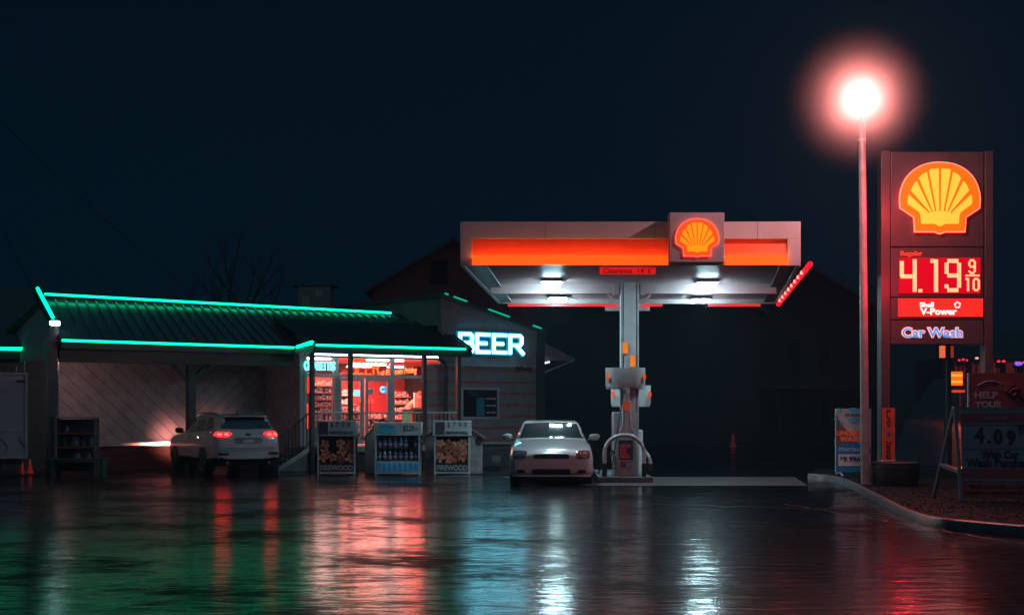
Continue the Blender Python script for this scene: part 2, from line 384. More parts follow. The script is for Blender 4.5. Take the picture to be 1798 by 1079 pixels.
for px, py in ((1096.5, 611), (1109.5, 634)):
    k = MB(); k.box(PX(px-4,Yc), PX(px+4.4,Yc), Yc-.20, Yc-.182, PZ(py+9.5,Yc), PZ(py-9.5,Yc)); k.build('reflector_plate', mat('orange_reflector', (.95,.22,.01), .4, e=(1,.20,.005), es=.55, var=.05), cn)
# emblem box: plain shell-shaped mark on the fascia
M_emb_y = emit('emblem_amber', (1,.26,.004), 1.1); M_emb_o = emit('emblem_red_orange', (1,.065,.006), 1.1)
M_embp_y = emit('emblem_yellow', (1,.50,.045), 1.0); M_embp_o = emit('emblem_orange', (1,.12,.002), 1.15)
HALF = [(0,122),(45,126),(88,138),(125,158),(155,185),(178,218),(193,258),(200,300),(197,350),(130,395),(125,467),(28,467),(0,477)]
def emblem(parent, cx, cz, hwid, y, m_y, m_o, m_rim, t=.06, rim=1.035):
    k = hwid/200.0; cy0 = 300
    arc = catmull([[-45,126]]+[list(p) for p in HALF[:9]], 5)[5:]; H_ = [tuple(p) for p in arc]+HALF[9:]
    full = [(x, z) for x, z in H_]+[(-x, z) for x, z in H_[-2:0:-1]]
    P = lambda x, z, s=1: (cx+x*k*s, cz-(z-cy0)*k*s)
    rimb = MB(); rimb.prism([P(x, z, rim) for x, z in full], y+.001, y+.022); rimb.build('emblem_rim', m_rim, parent)
    o = MB(); o.prism([P(x, z) for x, z in full], y-.004, y+t*.6); o.build('emblem_border', m_o, parent)
    pet = [[(4,365),(18,365),(55,160),(46,154),(6,151)], [(26,365),(36,368),(106,200),(92,182),(66,168)], [(42,370),(50,372),(147,262),(136,236),(118,213)],
           [(57,375),(106,370),(160,332),(164,318),(158,281)]]
    b = MB()
    for sgn in (1, -1):
        for p in pet: b.prism([P(sgn*x, z) for x, z in p], y-.010, y-.006)
    body = [(0,366),(18,366),(36,369),(52,373),(57,376),(106,371),(99,384),(95,430),(30,430),(0,443)]
    b.prism([P(x, z) for x, z in body]+[P(-x, z) for x, z in body[-2:0:-1]], y-.010, y-.006)
    b.build('emblem_fan', m_y, parent)
ex0, ex1, ez0, ez1 = PX(1176,27.6), PX(1271.5,27.6), PZ(460,27.6), PZ(373,27.6)
em = thing('emblem_sign', 'square box sign with a glowing orange shell emblem on the canopy front', 'sign', ((ex0+ex1)/2, 27.6, ez0))
hwE = (ex1-ex0)/2
k = MB(); k.box(-hwE, hwE, 0, .38, 0, ez1-ez0); k.build('sign_box', mat('emblem_panel', (.42,.38,.39), .5, var=.05), em, bevel=.008)
emblem(em, .0, PZ(418,27.6)-ez0, 36.5*27.6/F, -.035, M_emb_y, M_emb_o, emit('rim_pink', (1,.05,.03), 4), .05, 1.05)
# clearance signs
cs = thing('clearance_sign', 'red clearance height sign hanging under the front edge of the canopy', 'sign', (PX(1102,28.2), 28.2, PZ(481.5,28.2)))
k = MB(); wS = PX(1151,28.2)-PX(1102,28.2); hS = 12.5*28.2/F; k.box(-wS, wS, 0, .02, 0, hS); k.build('panel', mat('clearance_red', (.75,.03,.04), .4, e=(1,.015,.02), es=.5, var=.04), cs)
txt("Clearance  14' 6\"", -wS*.88, wS*.92, hS*.14, hS*.92, -.002, mat('deep_red_print', (.12,.004,.01), .5, var=0, e=(.2,.0,.01), es=.5), cs, bold=.015)
for sx in (-.6, .6):
    k = MB(); k.path([(sx*wS,.01,hS),(sx*wS,.01,hS+.1)], .006, 6); k.build('hanger', M_dark, cs)
c2 = thing('clearance_sign', 'pale blank-backed clearance sign hanging under the rear edge of the canopy behind the column', 'sign', (PX(1102,YR+.05), YR+.08, PZ(545,YR)))
k = MB(); k.box(-.54, .54, 0, .02, 0, .13); k.build('panel', mat('pale_sign_back', (.35,.33,.35), .5), c2)
for sx in (-.4, .4):
    k = MB(); k.path([(sx,.01,.13),(sx,.01,.2)], .006, 6); k.build('hanger', M_dark, c2)
# canopy lights
M_led = emit('white_led', (.58,.92,1.0), 150)
def canopy_light(px, py, label):
    # find the spot on the sloping deck below which the fixture hangs
    best = None
    for i in range(200):
        v = i/199; Y = YF+(YR-YF)*v; zc_ = zf+(zr-zf)*v+.03
        d_ = abs(HY-(zc_-CH)/Y*F-py)
        if best is None or d_ < best[0]: best = (d_, Y, zc_)
    _, Y, z = best; x = PX(px, Y)
    t = thing('canopy_light', label, 'light', (x, Y, z), 0, 'flat LED lights under the fuel canopy')
    k = MB(); k.box(-.24,.24,-.24,.24,.0,.11); k.build('housing', M_pole, t, bevel=.01)
    k = MB(); k.box(-.19,.19,-.2,.2,-.05,-.002); k.build('lens', M_led, t, bevel=.012)
canopy_light(969, 496, 'front light panel on the left half of the canopy ceiling')
canopy_light(980, 524, 'rear light panel on the left half of the canopy ceiling')
canopy_light(1241, 497, 'front light panel on the right half of the canopy ceiling, below the emblem')
canopy_light(1230, 526, 'rear light panel on the right half of the canopy ceiling')

# ================================================================== PUMP ISLAND
isl = MB(); isl.box(PX(1051,30.9), PX(1147,30.9), 30.9, 34.6, 0, .13); tag(isl.build('pump_island', mat('island_concrete', (.10,.10,.11), .5, var=.3, bump=.4), bevel=.02), 'low dark concrete island carrying the fuel pumps', 'pump island')
M_pump = mat('pump_grey', (.40,.36,.37), .4, var=.1, scale=3)
M_pumpw = mat('pump_white', (.55,.58,.60), .4, var=.1, scale=3)
def pump(name_label, px, Y, second=False):
    P = thing('fuel_pump', name_label, 'fuel pump', (PX(px,Y), Y, .13))
    z = lambda py: PZ(py,Y)-.13
    x = lambda dpx: dpx*Y/F
    body = MB(); body.box(x(-21.5), x(20.5), .06, .75, 0, z(723)); body.build('cabinet', M_pumpw if second else M_pump, P, bevel=.03)
    # bottle-shaped end panel
    e_ = MB(); e_.prism([(x(-20.5),0),(x(20.5),0),(x(18.5),z(766)),(x(14),z(760)),(x(6.5),z(746)),(x(5),z(700)),(x(7),z(676)),(x(-7),z(676)),(x(-5),z(700)),(x(-6),z(746)),(x(-13),z(760)),(x(-19),z(766))], -.07, .055)
    e_.build('end_panel', M_pumpw if second else M_pump, P, bevel=.025)
    pf = [(x(-20.5),0),(x(-19),z(766)),(x(-13),z(760)),(x(-6),z(746)),(x(-5),z(700))]
    tr = MB()
    for sg in (1,):
        tr.path([(x(6.5),-.075,z(700)),(x(7),-.075,z(746)),(x(15),-.075,z(762))], .012, 6)
    tr.path([(x(-6),-.075,z(700)),(x(-7),-.075,z(746)),(x(-14),-.075,z(762))], .012, 6)
    tr.build('trim', M_pumpw, P)
    # round header
    h = MB(); zr0, zr1 = z(677), z(645); rx = x(35)
    ring = []
    for kk in range(28):
        a = 2*PI*kk/28; ring.append((rx*math.copysign(abs(math.cos(a))**.55, math.cos(a)), .25+.33*math.copysign(abs(math.sin(a))**.75, math.sin(a))))
    for r0, z0, r1, z1 in ((1,zr0,1,zr1),):
        vs = [(p[0], p[1], zr0) for p in ring]+[(p[0], p[1], zr1) for p in ring]+[(p[0]*.94, .25+(p[1]-.25)*.94, zr0-.07) for p in ring]
        n_ = 28; fs = [(i, (i+1)%n_, n_+(i+1)%n_, n_+i) for i in range(n_)]+[(2*n_+i, 2*n_+(i+1)%n_, (i+1)%n_, i) for i in range(n_)]+[tuple(range(n_,2*n_)), tuple(range(3*n_-1,2*n_-1,-1))]
        h.add(vs, fs)
    h.build('header_ring', M_pumpw if second else mat('header_grey', (.42,.40,.41), .38, var=.08), P, smooth=True)
    for sg in (-1, 1):
        o = MB(); o.lathe([(.001,-.008),(1,-.004),(1,.004),(.001,.008)], n=20)
        o.xf(Matrix.Translation((sg*x(32.3), -.03, (zr0+zr1)/2)) @ Matrix.Rotation(R(sg*40), 4, 'Z') @ Matrix.Rotation(PI/2, 4, 'X') @ Matrix.Diagonal((x(3.2), x(5.4), 1, 1)))
        o.build('header_badge', mat('badge_orange', (.9,.09,.01), .5, e=(1,.09,.01), es=.35, var=0), P)
    return P, x, z
P1, x, z = pump('near grey fuel pump with a round header and a savings poster', 1099.5, 31.2)
po = MB(); po.box(x(-13.5), x(11.5), -.078, -.072, z(806), z(772)); pob = po.build('poster', mat('poster_teal', (.012,.05,.07), .4, var=.1), P1)
rows = [('NEVER',779,785.5,11),('PAY',786.5,791.5,7),('FULL',792.5,797.5,8),('PRICE',798.5,804,10)]
for s_, t0, t1, wd in rows: txt(s_, x(-11), x(-11+wd*1.75), z(t1), z(t0), -.079, mat('poster_red_ink', (.55,.05,.05), .5, var=0, e=(.6,.04,.04), es=.12), P1, bold=.03, depth=.004)
txt('5¢', x(-11), x(-1), z(821), z(810), -.072, mat('dark_teal_ink', (.01,.03,.05), .5, var=0), P1, bold=.03, depth=.004)
txt('OFF EVERY', x(-1), x(9), z(821), z(818.5), -.072, mat('grey_ink', (.12,.1,.12), .5, var=0), P1, depth=.004)
txt('SIGN UP', x(1), x(10), z(827.5), z(823.5), -.072, mat('poster_red_ink', (.55,.05,.05)), P1, bold=.03, depth=.004)
hz = MB(); hz.path(catmull([[x(-3),-.09,z(683)],[x(-5),-.11,z(692)],[x(-9),-.16,z(712)],[x(-15),-.2,z(745)],[x(-19),-.2,z(775)],[x(-23),-.2,z(800)],[x(-26),-.2,z(818)],[x(-23),-.16,z(822)],[x(-20),-.08,z(800)]], 5), .012, 8); hz.build('hose', M_black, P1, smooth=True)
hc = MB(); hc.path([(x(-4.2),-.1,z(684)),(x(-4.6),-.11,z(691))], .03, 8); hc.build('hose_swivel', M_black, P1)
tg = MB(); tg.box(x(-15.5), x(-3), -.145, -.125, z(720), z(705)); tg.xf(Matrix.Rotation(R(4),4,'Y')); tg.build('hose_tag', mat('tag_orange', (.72,.10,.03), .5, e=(.7,.06,.02), es=.18, var=.1), P1)
nz = MB(); nz.path([(x(-20),-.03,z(795)),(x(-25),-.06,z(790)),(x(-27),-.1,z(800))], .03, 8); nz.build('nozzle', M_dark, P1)
P2, x2, z2 = pump('far white fuel pump half hidden behind the near one', 1110, 33.6, True)
P2.location.x = PX(1109, 33.6); P2.location.z = .13-.42; 
# hoop guards
def hoop(label, px0, px1, pyt, Y, m):
    H = thing('guard_hoop', label, 'guard rail', (PX((px0+px1)/2,Y), Y, 0)); hw_ = PX(px1,Y)-PX((px0+px1)/2,Y); zt_ = PZ(pyt,Y)
    pts = [(-hw_,0,.13),(-hw_,0,zt_-hw_*.9)]+[(-hw_*math.cos(a), 0, zt_-hw_*.9+hw_*.9*math.sin(a)) for a in [PI*i/14 for i in range(1,14)]]+[(hw_,0,zt_-hw_*.9),(hw_,0,.13)]
    k = MB(); k.path(pts, .045, 12); k.build('hoop', m, H, smooth=True)
    for sg in (-1,1):
        k = MB(); k.path([(sg*hw_,0,.12),(sg*hw_,0,PZ(813,Y))], .055, 12); k.build('sleeve', M_dark, H, smooth=True)
hoop('near arched steel hoop guard in front of the fuel pump', 1061.5, 1131, 763, 31.0, M_pole)
hoop('far white hoop guard at the back end of the pump island', 1083, 1142, 786, 34.4, M_pumpw)
cn2 = MB(); cn2.path([(PX(1051,31.5),31.5,.18),(PX(1035,31.9),31.9,.62)], .03, 6); 
HB = thing('air_hose_stand', 'leaning grey hose support between the hatchback and the pump', 'stand', (PX(1052,31.8), 31.8, 0))
k = MB(); k.path([(0,0,0),(-.22,0,.42),(-.3,0,.75)], .022, 6); k.path([(-.35,0,.2),(.0,0,.2)], .018, 6); k.path([(-.35,0,0),(-.22,0,.42)], .018, 6); k.build('frame', M_pole, HB)
k = MB(); k.path([(-.3,0,.75),(-.18,-.05,.82),(-.05,-.05,.7),(0,-.05,.55),(.02,-.05,.35),(-.02,-.05,.15)], .016, 6); k.build('hose', M_black, HB, smooth=True)

# ================================================================== STREET LAMP
sl = thing('street_lamp', 'tall tubular street lamp with a blazing warm head beside the price sign', 'street lamp', (PX(1519.5,28.2), 28.2, .08))
zt_ = PZ(212,28.2)-.08
k = MB(); k.path([(0,0,0),(-.03,0,3),(-.07,0,zt_)], [.088,.08,.07], 18); k.build('pole', mat('lamp_pole', (.30,.28,.29), .35, var=.2, scale=5), sl, smooth=True)
k = MB(); k.path([(-.072,0,zt_-.4),(-.072,0,zt_-.36)], .085, 18); k.build('collar', M_pole, sl)
k = MB(); k.lathe([(.16,0),(.16,.03),(.1,.05)]); k.build('base_plate', M_dark, sl)
lx, ly, lz = PX(1507,26.2)-sl.location.x, 26.2-28.2, PZ(172,26.2)-.08
k = MB(); k.path([(-.07,0,zt_-.05),(-.08,-.1,zt_+.02),((lx-.07)/2-.03,ly/2,max(zt_,lz)+.1),(lx,ly+.25,lz+.1)], .035, 10); k.build('arm', M_pole, sl, smooth=True)
k = MB(); k.box(lx-.09,lx+.09,ly-.10,ly+.24,lz+.05,lz+.10); k.build('lamp_head', M_dark, sl, bevel=.03)
k = MB(); k.lathe([(.001,-.11),(.08,-.09),(.13,-.02),(.14,.04),(.12,.048)], (lx,ly,lz)); k.build('lamp_globe', emit('lamp_glow', (1,.62,.56), 30), sl, smooth=True)
lamp('POINT', 'lamp_light', (lx,ly-.20,lz-.04), 760, (1,.43,.43), sl, shadow_soft_size=.1)

# ================================================================== PYLON SIGN
YS = 28.8
py_ = thing('price_sign', 'tall grey pylon price sign with a glowing yellow shell emblem and red price digits', 'sign', (PX(1645,YS), YS, 0))
X = lambda px: PX(px,YS)-PX(1645,YS)
Z = lambda py: PZ(py,YS)
k = MB(); k.box(X(1547), X(1563), .0, .32, .09, Z(265)); k.build('post', M_sign_grey, py_, bevel=.01)
k = MB(); k.box(X(1729.5), X(1744), .0, .32, .09, Z(265)); k.build('post', M_sign_grey, py_, bevel=.01)
def panel(name, p0, p1, x0=1564.5, x1=1728, y=.03, m=M_sign_grey):
    k = MB(); k.box(X(x0), X(x1), y, .29, Z(p1), Z(p0)); return k.build(name, m, py_, bevel=.012)
panel('emblem_panel', 266, 432.5)
panel('price_panel', 434.5, 521); panel('grade_panel', 522.5, 561); panel('service_panel', 562.5, 604)
emblem(py_, X(1648.7), Z(352.5-4), 69.5*YS/F, -.06, M_embp_y, M_embp_o, emit('rim_white_pink', (1,.06,.045), 7), .07, 1.03)
k = MB(); k.box(X(1579), X(1722), .005, .025, Z(515), Z(452)); k.build('digit_screen', mat('screen_red', (.1,0,0), .3, e=(.62,.0,.012), es=1, var=0), py_)
M_dig = emit('digit_amber', (1,.46,.22), 1.4)
def strokes(name, segs, x0, x1, y0, y1, t, m, parent, yy=-.004):
    # segments on a unit box (0..1, 0 = top) drawn as bars of dots
    b = MB(); W_, H_ = X(x1)-X(x0), Z(y0)-Z(y1); T = t*YS/F
    for (u0, v0, u1, v1) in segs:
        ax, az = X(x0)+u0*W_, Z(y0)-v0*H_; bx2, bz = X(x0)+u1*W_, Z(y0)-v1*H_
        L_ = math.hypot(bx2-ax, bz-az); nn = max(1, int(L_/(T*.5)))
        dx, dz = (bx2-ax), (bz-az)
        for i in range(nn):
            for j in range(2):
                f0 = (i+.05)/nn; f1 = (i+.95)/nn
                if abs(dx) > abs(dz):
                    z0 = az-T/2+j*T/2; b.box(ax+dx*f0, ax+dx*f1, yy, yy+.006, z0+.002, z0+T/2-.002)
                else:
                    x0_ = ax-T/2+j*T/2; b.box(x0_+.002, x0_+T/2-.002, yy, yy+.006, az+dz*f0, az+dz*f1)
    return b.build(name, m, parent)
four = [(0,0,0,.53),(-.1,.53,1,.53),(1,-.06,1,1.06)]
one = [(.75,-.05,.75,1.05),(.2,0,.62,0)]
nine = [(0,.06,0,.44),(.05,0,.95,0),(1,.06,1,.92),(.05,.5,.9,.5),(.05,1,.95,1),(0,.8,0,.94)]
zero = [(0,.06,0,.94),(1,.06,1,.94),(.08,0,.92,0),(.08,1,.92,1)]
strokes('digit', four, 1583.5, 1606, 458, 509, 7.2, M_dig, py_)
strokes('digit', [(.0,0,.0,1)], 1616, 1617, 507, 513, 7, M_dig, py_)
strokes('digit', one, 1630, 1648, 458, 510, 7.2, M_dig, py_)
strokes('digit', nine, 1662, 1684, 458, 509, 7.2, M_dig, py_)
strokes('digit', nine, 1702, 1711.5, 457, 479, 4, M_dig, py_)
strokes('digit', [(0,0,1,0)], 1695, 1720, 483.5, 484.5, 3, M_dig, py_)
strokes('digit', one, 1693, 1702, 489, 510, 4, M_dig, py_)
strokes('digit', zero, 1709.5, 1718.5, 489.5, 509, 4, M_dig, py_)
txt('Regular', X(1582), X(1620), Z(451), Z(440.5), .026, emit('grade_red', (1,.045,.02), .75), py_, bold=.03)
k = MB(); k.box(X(1577.5), X(1726), .005, .026, Z(555.5), Z(524)); k.build('grade_plate', emit('grade_plate_red', (1,.022,.014), 1.05), py_)
M_wl = emit('white_lit_letters', (1,.86,.80), 1.25)
txt('Shell', X(1615), X(1639.5), Z(539), Z(530), .004, M_wl, py_, bold=.03)
txt('V-Power', X(1615.5), X(1680), Z(552.5), Z(540.5), .004, M_wl, py_, bold=.035)
k = MB()
for i in range(5):
    a0 = 2*PI*i/5; pts = [(X(1681)+math.cos(a0+.25*j)*.052, -.003, Z(535)+math.sin(a0+.25*j)*.055) for j in range(5)]
    k.path(pts, [.016,.018,.016,.012,.006], 6)
k.build('swirl_mark', M_wl, py_)
txt('Car Wash', X(1583), X(1691.5), Z(593), Z(573.5), .026, emit('letter_outline', (1,.45,.38), 1.0), py_, bold=.075, name='lettering_outline')
txt('Car Wash', X(1584.5), X(1690), Z(592), Z(575), .014, emit('letter_blue', (.035,.33,.78), .95), py_, bold=.02)
for px in (1551,): 
    k = MB(); k.path([(X(px+4),.1,Z(265)),(X(px+4),.1,Z(262))], .02, 6); k.build('bolt', M_sign_grey, py_)
lamp('POINT', 'emblem_spill', (X(1562), -1.2, Z(365)), 120, (1,.035,.05), py_, shadow_soft_size=0)  # unseen points added in front of the sign to redden the lamp pole
lamp('POINT', 'digit_spill', (X(1562), -1.2, Z(500)), 90, (1,.01,.035), py_, shadow_soft_size=0)

# lottery board on the left post
lb = thing('vertical_board', 'narrow orange vertical board reading PLAY $ HERE fixed to the left post of the price sign', 'sign', (PX(1561,28.7), 28.72, PZ(807,28.7)))
k = MB(); kw = 11*28.7/F; kh = PZ(716,28.7)-PZ(807,28.7); k.box(-kw, kw, 0, .03, 0, kh); k.build('board', mat('board_orange', (.50,.10,.05), .5, var=.15, scale=9), lb, bevel=.004)
chars = 'PLAY $ HERE'; ch_h = kh/11.6
zz = kh-.03
for c_ in chars:
    if c_ == ' ': zz -= ch_h*.9; continue
    txt(c_, -.045, .045, zz-ch_h*.85, zz, -.001, M_teal if c_ == '$' else M_print_black, lb, bold=.02, depth=.004); zz -= ch_h*1.04
k = MB(); k.prism([(-kw-.02,-.09),(kw+.05,-.09),(kw,-.0),(-kw,-.0)], -.03, .1); k.build('bracket', M_pole, lb)
# planter drum
pl = thing('planter_drum', 'wide dark round planter drum at the foot of the price sign', 'planter', (PX(1571,28.2), 28.15, .085))
k = MB(); rp_ = 41*28.2/F; k.lathe([(rp_*.93,0),(rp_*.97,.1),(rp_,.3),(rp_,.46),(rp_*.97,.47),(rp_*.9,.44)], n=30); k.build('tub', mat('dark_barrel', (.018,.017,.018), .6, var=.4, scale=5, bump=.5), pl, smooth=True)
k = MB(); k.lathe([(rp_*1.005,.36),(rp_*1.01,.365),(rp_*1.01,.38),(rp_*1.005,.385)], n=30); k.build('band', M_dark, pl)

# wash banner stand
YB = 32.6
wb = thing('wash_banner', 'upright blue and white car wash offer board standing behind the street lamp', 'sign', (PX(1499,YB), YB, .09), R(6))
X = lambda px: PX(px,YB)-PX(1499,YB); Z = lambda py: PZ(py,YB)-.09
k = MB(); k.box(X(1466), X(1531), 0, .04, Z(828), Z(717)); k.build('board', mat('banner_cream', (.50,.42,.42), .5, var=.1), wb, bevel=.01)
k = MB(); k.prism([(X(1466.3),Z(828)),(X(1531),Z(828)),(X(1531),Z(784)),(X(1520),Z(780)),(X(1505),Z(777)),(X(1490),Z(778)),(X(1478),Z(780)),(X(1466.3),Z(785))], -.005, -.001); k.build('lower_field', M_blue, wb)
k = MB(); k.prism([(X(1466.3),Z(784.6)),(X(1478),Z(779.6)),(X(1490),Z(777.6)),(X(1505),Z(776.6)),(X(1496),Z(764)),(X(1480),Z(748)),(X(1471),Z(735)),(X(1466.3),Z(722))], -.005, -.001); k.build('swoosh', mat('brown_grey_print', (.16,.11,.10), .5), wb)
for px, py, r_ in ((1473.5,720,.055),(1466.5,735,.04),(1476.5,742,.04)):
    k = MB(); k.prism([(X(px)+r_*math.cos(2*PI*i/16), Z(py)+r_*math.sin(2*PI*i/16)) for i in range(16)], -.009, -.006); k.build('bubble', M_cyan, wb)
k = MB(); rr_ = .175; k.prism([(X(1497.5)+rr_*math.cos(2*PI*i/28), Z(728.5)+rr_*math.sin(2*PI*i/28)) for i in range(28)], -.009, -.006); k.build('badge', M_cyan, wb)
k = MB(); k.box(X(1485), X(1511), -.013, -.010, Z(734), Z(723)); k.build('badge_band', mat('banner_cream2', (.42,.38,.40), .5), wb)
txt('WASH', X(1483), X(1512), Z(731.5), Z(725), -.013, M_dark, wb, bold=.02, shear=.2, depth=.004)
M_hot = mat('hot_orange_print', (.85,.12,.03), .5, var=.05, e=(.8,.07,.02), es=.12)
txt('UNLIMITED', X(1467.5), X(1529), Z(764), Z(755), -.006, M_hot, wb, bold=.05, depth=.004)
txt('WASHES', X(1473.5), X(1525), Z(774.5), Z(765.5), -.006, M_hot, wb, bold=.05, depth=.004)
txt('STARTING AT', X(1471), X(1528), Z(791.5), Z(785.5), -.006, mat('pale_cyan_print', (.40,.58,.62), .5), wb, bold=.03, depth=.004)
k = MB(); k.box(X(1470.5), X(1529), -.012, -.006, Z(817.5), Z(796.5)); k.build('price_box', M_print_white, wb, bevel=.02)
k = MB(); k.box(X(1469.6), X(1529.9), -.0055, -.0052, Z(818.6), Z(795.4)); k.build('price_outline', M_print_black, wb)
txt('$', X(1474), X(1478.5), Z(807), Z(800), -.013, M_print_black, wb, bold=.03, depth=.004)
txt('9.99/mo', X(1479.5), X(1526), Z(811), Z(800.5), -.013, M_print_black, wb, bold=.04, depth=.004)
k = MB()
for px in (1474, 1523):
    k.path([(X(px),.02,Z(828)),(X(px+4),-.14,Z(837))], .02, 6); k.path([(X(px),.02,Z(828)),(X(px+1),.3,.02)], .02, 6)
k.build('feet', M_pole, wb)

# A-frame price board
YA = 23.4
af = thing('sandwich_board', 'large white sandwich board reading 4.09 With Car Wash Purchase at the right edge', 'sign', (PX(1688,YA), YA, .09), R(-9))
X = lambda px: (PX(px,YA)-PX(1688,YA))*1.0; Z = lambda py: PZ(py,YA)-.09
M_board = mat('dim_white_board', (.17,.23,.27), .55, var=.12, scale=3); M_frame = mat('white_frame', (.22,.21,.22), .5, var=.1)
tilt = .16
def af_x(xr): return xr
WID = 1.30
k = MB()
k.bar((0,.0,0), (-.05,.36,Z(715)), .055); k.bar((WID,.0,0), (WID-.05,.36,Z(715)), .055)
k.bar((-.05,.36,Z(717)), (WID-.05,.36,Z(717)), .045)
k.build('front_frame', M_frame, af)
k = MB(); k.bar((-.32,.95,0), (-.06,.41,Z(714.5)), .055); k.bar((-.22,.76,Z(818)), (-.015,.14,Z(828)), .06); k.build('rear_leg', M_frame, af)
k = MB(); k.bar((WID-.32,.95,0), (WID-.06,.41,Z(714.5)), .055); k.build('rear_leg', M_frame, af)
# face panel leaning with the frame
face = thing('face', None, None); 
bpy.data.objects.remove(face)
ang = math.atan2(.36, Z(715))
def lean(mb):
    M = Matrix.Rotation(-ang, 4, 'X'); return mb.xf(M)
def lean_obj(o):
    M = Matrix.Rotation(-ang, 4, 'X')
    for v in o.data.vertices: v.co = M @ v.co
    return o
# heights along the sloped face as a share of its length
SL = math.hypot(.36, Z(715))
zs = lambda py: (Z(py)/Z(715))*SL
xs_ = lambda px: .01+(px-1688)/F*YA*1.02-.05*(0)
def afp(name, p0, p1, m, y0, x0=.03, x1=WID-.03):
    k = MB(); k.box(x0, x1, y0, y0+.006, zs(p1), zs(p0)); lean(k); return k.build(name, m, af)
afp('backing', 719, 873, M_board, -.012)
M_strip = mat('dull_red_strip', (.30,.05,.05), .5, var=.15)
afp('grade_strip', 726, 741, M_strip, -.020); afp('terms_strip', 823, 839, M_strip, -.020); afp('notice_panel', 848, 872, mat('notice_red', (.40,.05,.045), .5, var=.15), -.020)
afp('rail', 743, 745.5, M_frame, -.03); afp('rail', 786, 788, M_frame, -.03); afp('rail', 841, 844.5, M_frame, -.03)
afp('digit_card', 748, 782, mat('card_grey', (.24,.26,.28), .5), -.018, .26, .50); afp('digit_card', 750, 784, mat('card_grey'  , (.24,.26,.28)), -.018, .56, 1.05)
def aft(s, px0, px1, p0, p1, m=M_print_black, **kw):
    return lean_obj(txt(s, xs_(px0), xs_(px1), zs(p1), zs(p0), -.026, m, af, depth=.004, **kw))
aft('REGULAR', 1730, 1770, 730, 737, mat('strip_ink', (.5,.3,.3), .5)); aft('4', 1712, 1729, 750, 779, bold=.05); aft('.', 1733, 1740, 773, 779, bold=.05)
aft('0', 1745, 1759, 753, 781, bold=.05); aft('9', 1766, 1781, 755, 783, bold=.05); aft('9/10', 1786, 1800, 746, 764, bold=.02)
aft('With Car', 1722, 1785, 791, 805, bold=.03); aft('Wash Purchase', 1697, 1809, 805, 820, bold=.03)
aft('Limit 1 fill per purchase. See cashier', 1694, 1812, 826, 834, mat('strip_ink2', (.45,.2,.1), .5)); aft('Must purchase car wash at', 1702, 1812, 851, 859, bold=.02); aft('pumps to receive gas discount', 1695, 1812, 861, 869, bold=.02)
# banner behind it
YH = 26.5
hb = thing('red_banner', 'dark red banner sign reading HELP YOUR behind the sandwich board', 'sign', (PX(1702,YH), YH, .09), R(-3))
X = lambda px: (PX(px,YH)-PX(1702,YH)); Z = lambda py: PZ(py,YH)-.09
k = MB(); k.box(0, 1.5, 0, .03, Z(760), Z(655)); k.build('panel', mat('banner_red', (.30,.045,.05), .5, var=.12), hb)
k = MB(); k.box(-.03, 0, -.01, .04, 0, Z(654)); k.build('post', M_pole, hb); k = MB(); k.box(1.5, 1.53, -.01, .04, 0, Z(654)); k.build('post', M_pole, hb)
M_bl = mat('banner_letter', (.50,.44,.46), .5)
txt('HELP', X(1711), X(1751), Z(699), Z(687.5), -.001, M_bl, hb, bold=.03, depth=.004); txt('YOUR', X(1711), X(1759), Z(715), Z(704), -.001, M_bl, hb, bold=.03, depth=.004)
txt('COMMUNITY', X(1711), X(1780), Z(731), Z(720), -.001, M_bl, hb, bold=.03, depth=.004)
k = MB(); k.path([(X(1716),-.004,Z(676)),(X(1730),-.004,Z(669)),(X(1745),-.004,Z(668)),(X(1760),-.004,Z(674))], .008, 6); k.build('arc', M_bl, hb)
k = MB(); k.prism([(X(1765)+.14*math.cos(2*PI*i/20), Z(675)+.13*math.sin(2*PI*i/20)) for i in range(20)], -.005, -.001); k.build('round_print', mat('bright_red_print', (.42,.07,.05), .5), hb)
k = MB(); k.prism([(X(1763),Z(692)),(X(1776),Z(676)),(X(1793),Z(684)),(X(1781),Z(702))], -.010, -.006); k.build('card_print', M_print_black, hb)
k = MB(); k.path([(X(1784),-.014,Z(683)),(X(1776),-.014,Z(682)),(X(1771),-.014,Z(689)),(X(1777),-.014,Z(694)),(X(1783),-.014,Z(690))], .02, 6); k.build('mark_print', mat('bright_red_print', (.4,.1,.1)), hb)
k = MB(); k.path([(X(1787),-.01,Z(695)),(X(1802),-.01,Z(706))], .03, 6); k.build('handle_print', M_print_black, hb)

# dark utility pole with signal heads, and what glows beyond
ut = thing('signal_pole', 'dark utility pole with two lit walk signal heads below the price sign', 'signal pole', (PX(1664,38), 38, 0))
k = MB(); k.path([(0,0,0),(0,0,PZ(600,38))], [.11,.085], 12); k.build('pole', M_dark, ut, smooth=True)
for px0, px1, nm in ((1647,1657.5,1),(1667,1672,0)):
    x0, x1 = PX(px0,38)-PX(1664,38), PX(px1,38)-PX(1664,38)
    k = MB(); k.box(x0-.02, x1+.02, -.10, .12, PZ(629,38), PZ(605.5,38)); k.build('signal_head', M_dark, ut)
    k = MB(); k.box(x0, x1, -.13, -.101, PZ(628,38), PZ(607,38)); L1 = k.build('signal_lens', emit('lens_peach', (1,.20,.08), .85) if nm else emit('lens_dim', (.3,.03,.02), .8), ut, bevel=.03)
    k = MB()
    for i in range(7): z_ = PZ(609.5+i*2.8,38); k.box(x0, x1, -.138, -.133, z_-.008, z_)
    k.build('louvre', mat('lens_louvre', (.3,.06,.03), .5, e=(.5,.05,.02), es=.5, var=0), L1)
ls = thing('lit_box_sign', 'small glowing orange box sign with two bright bars far up the side street', 'sign', (PX(1679.5,60), 60, PZ(676,60)))
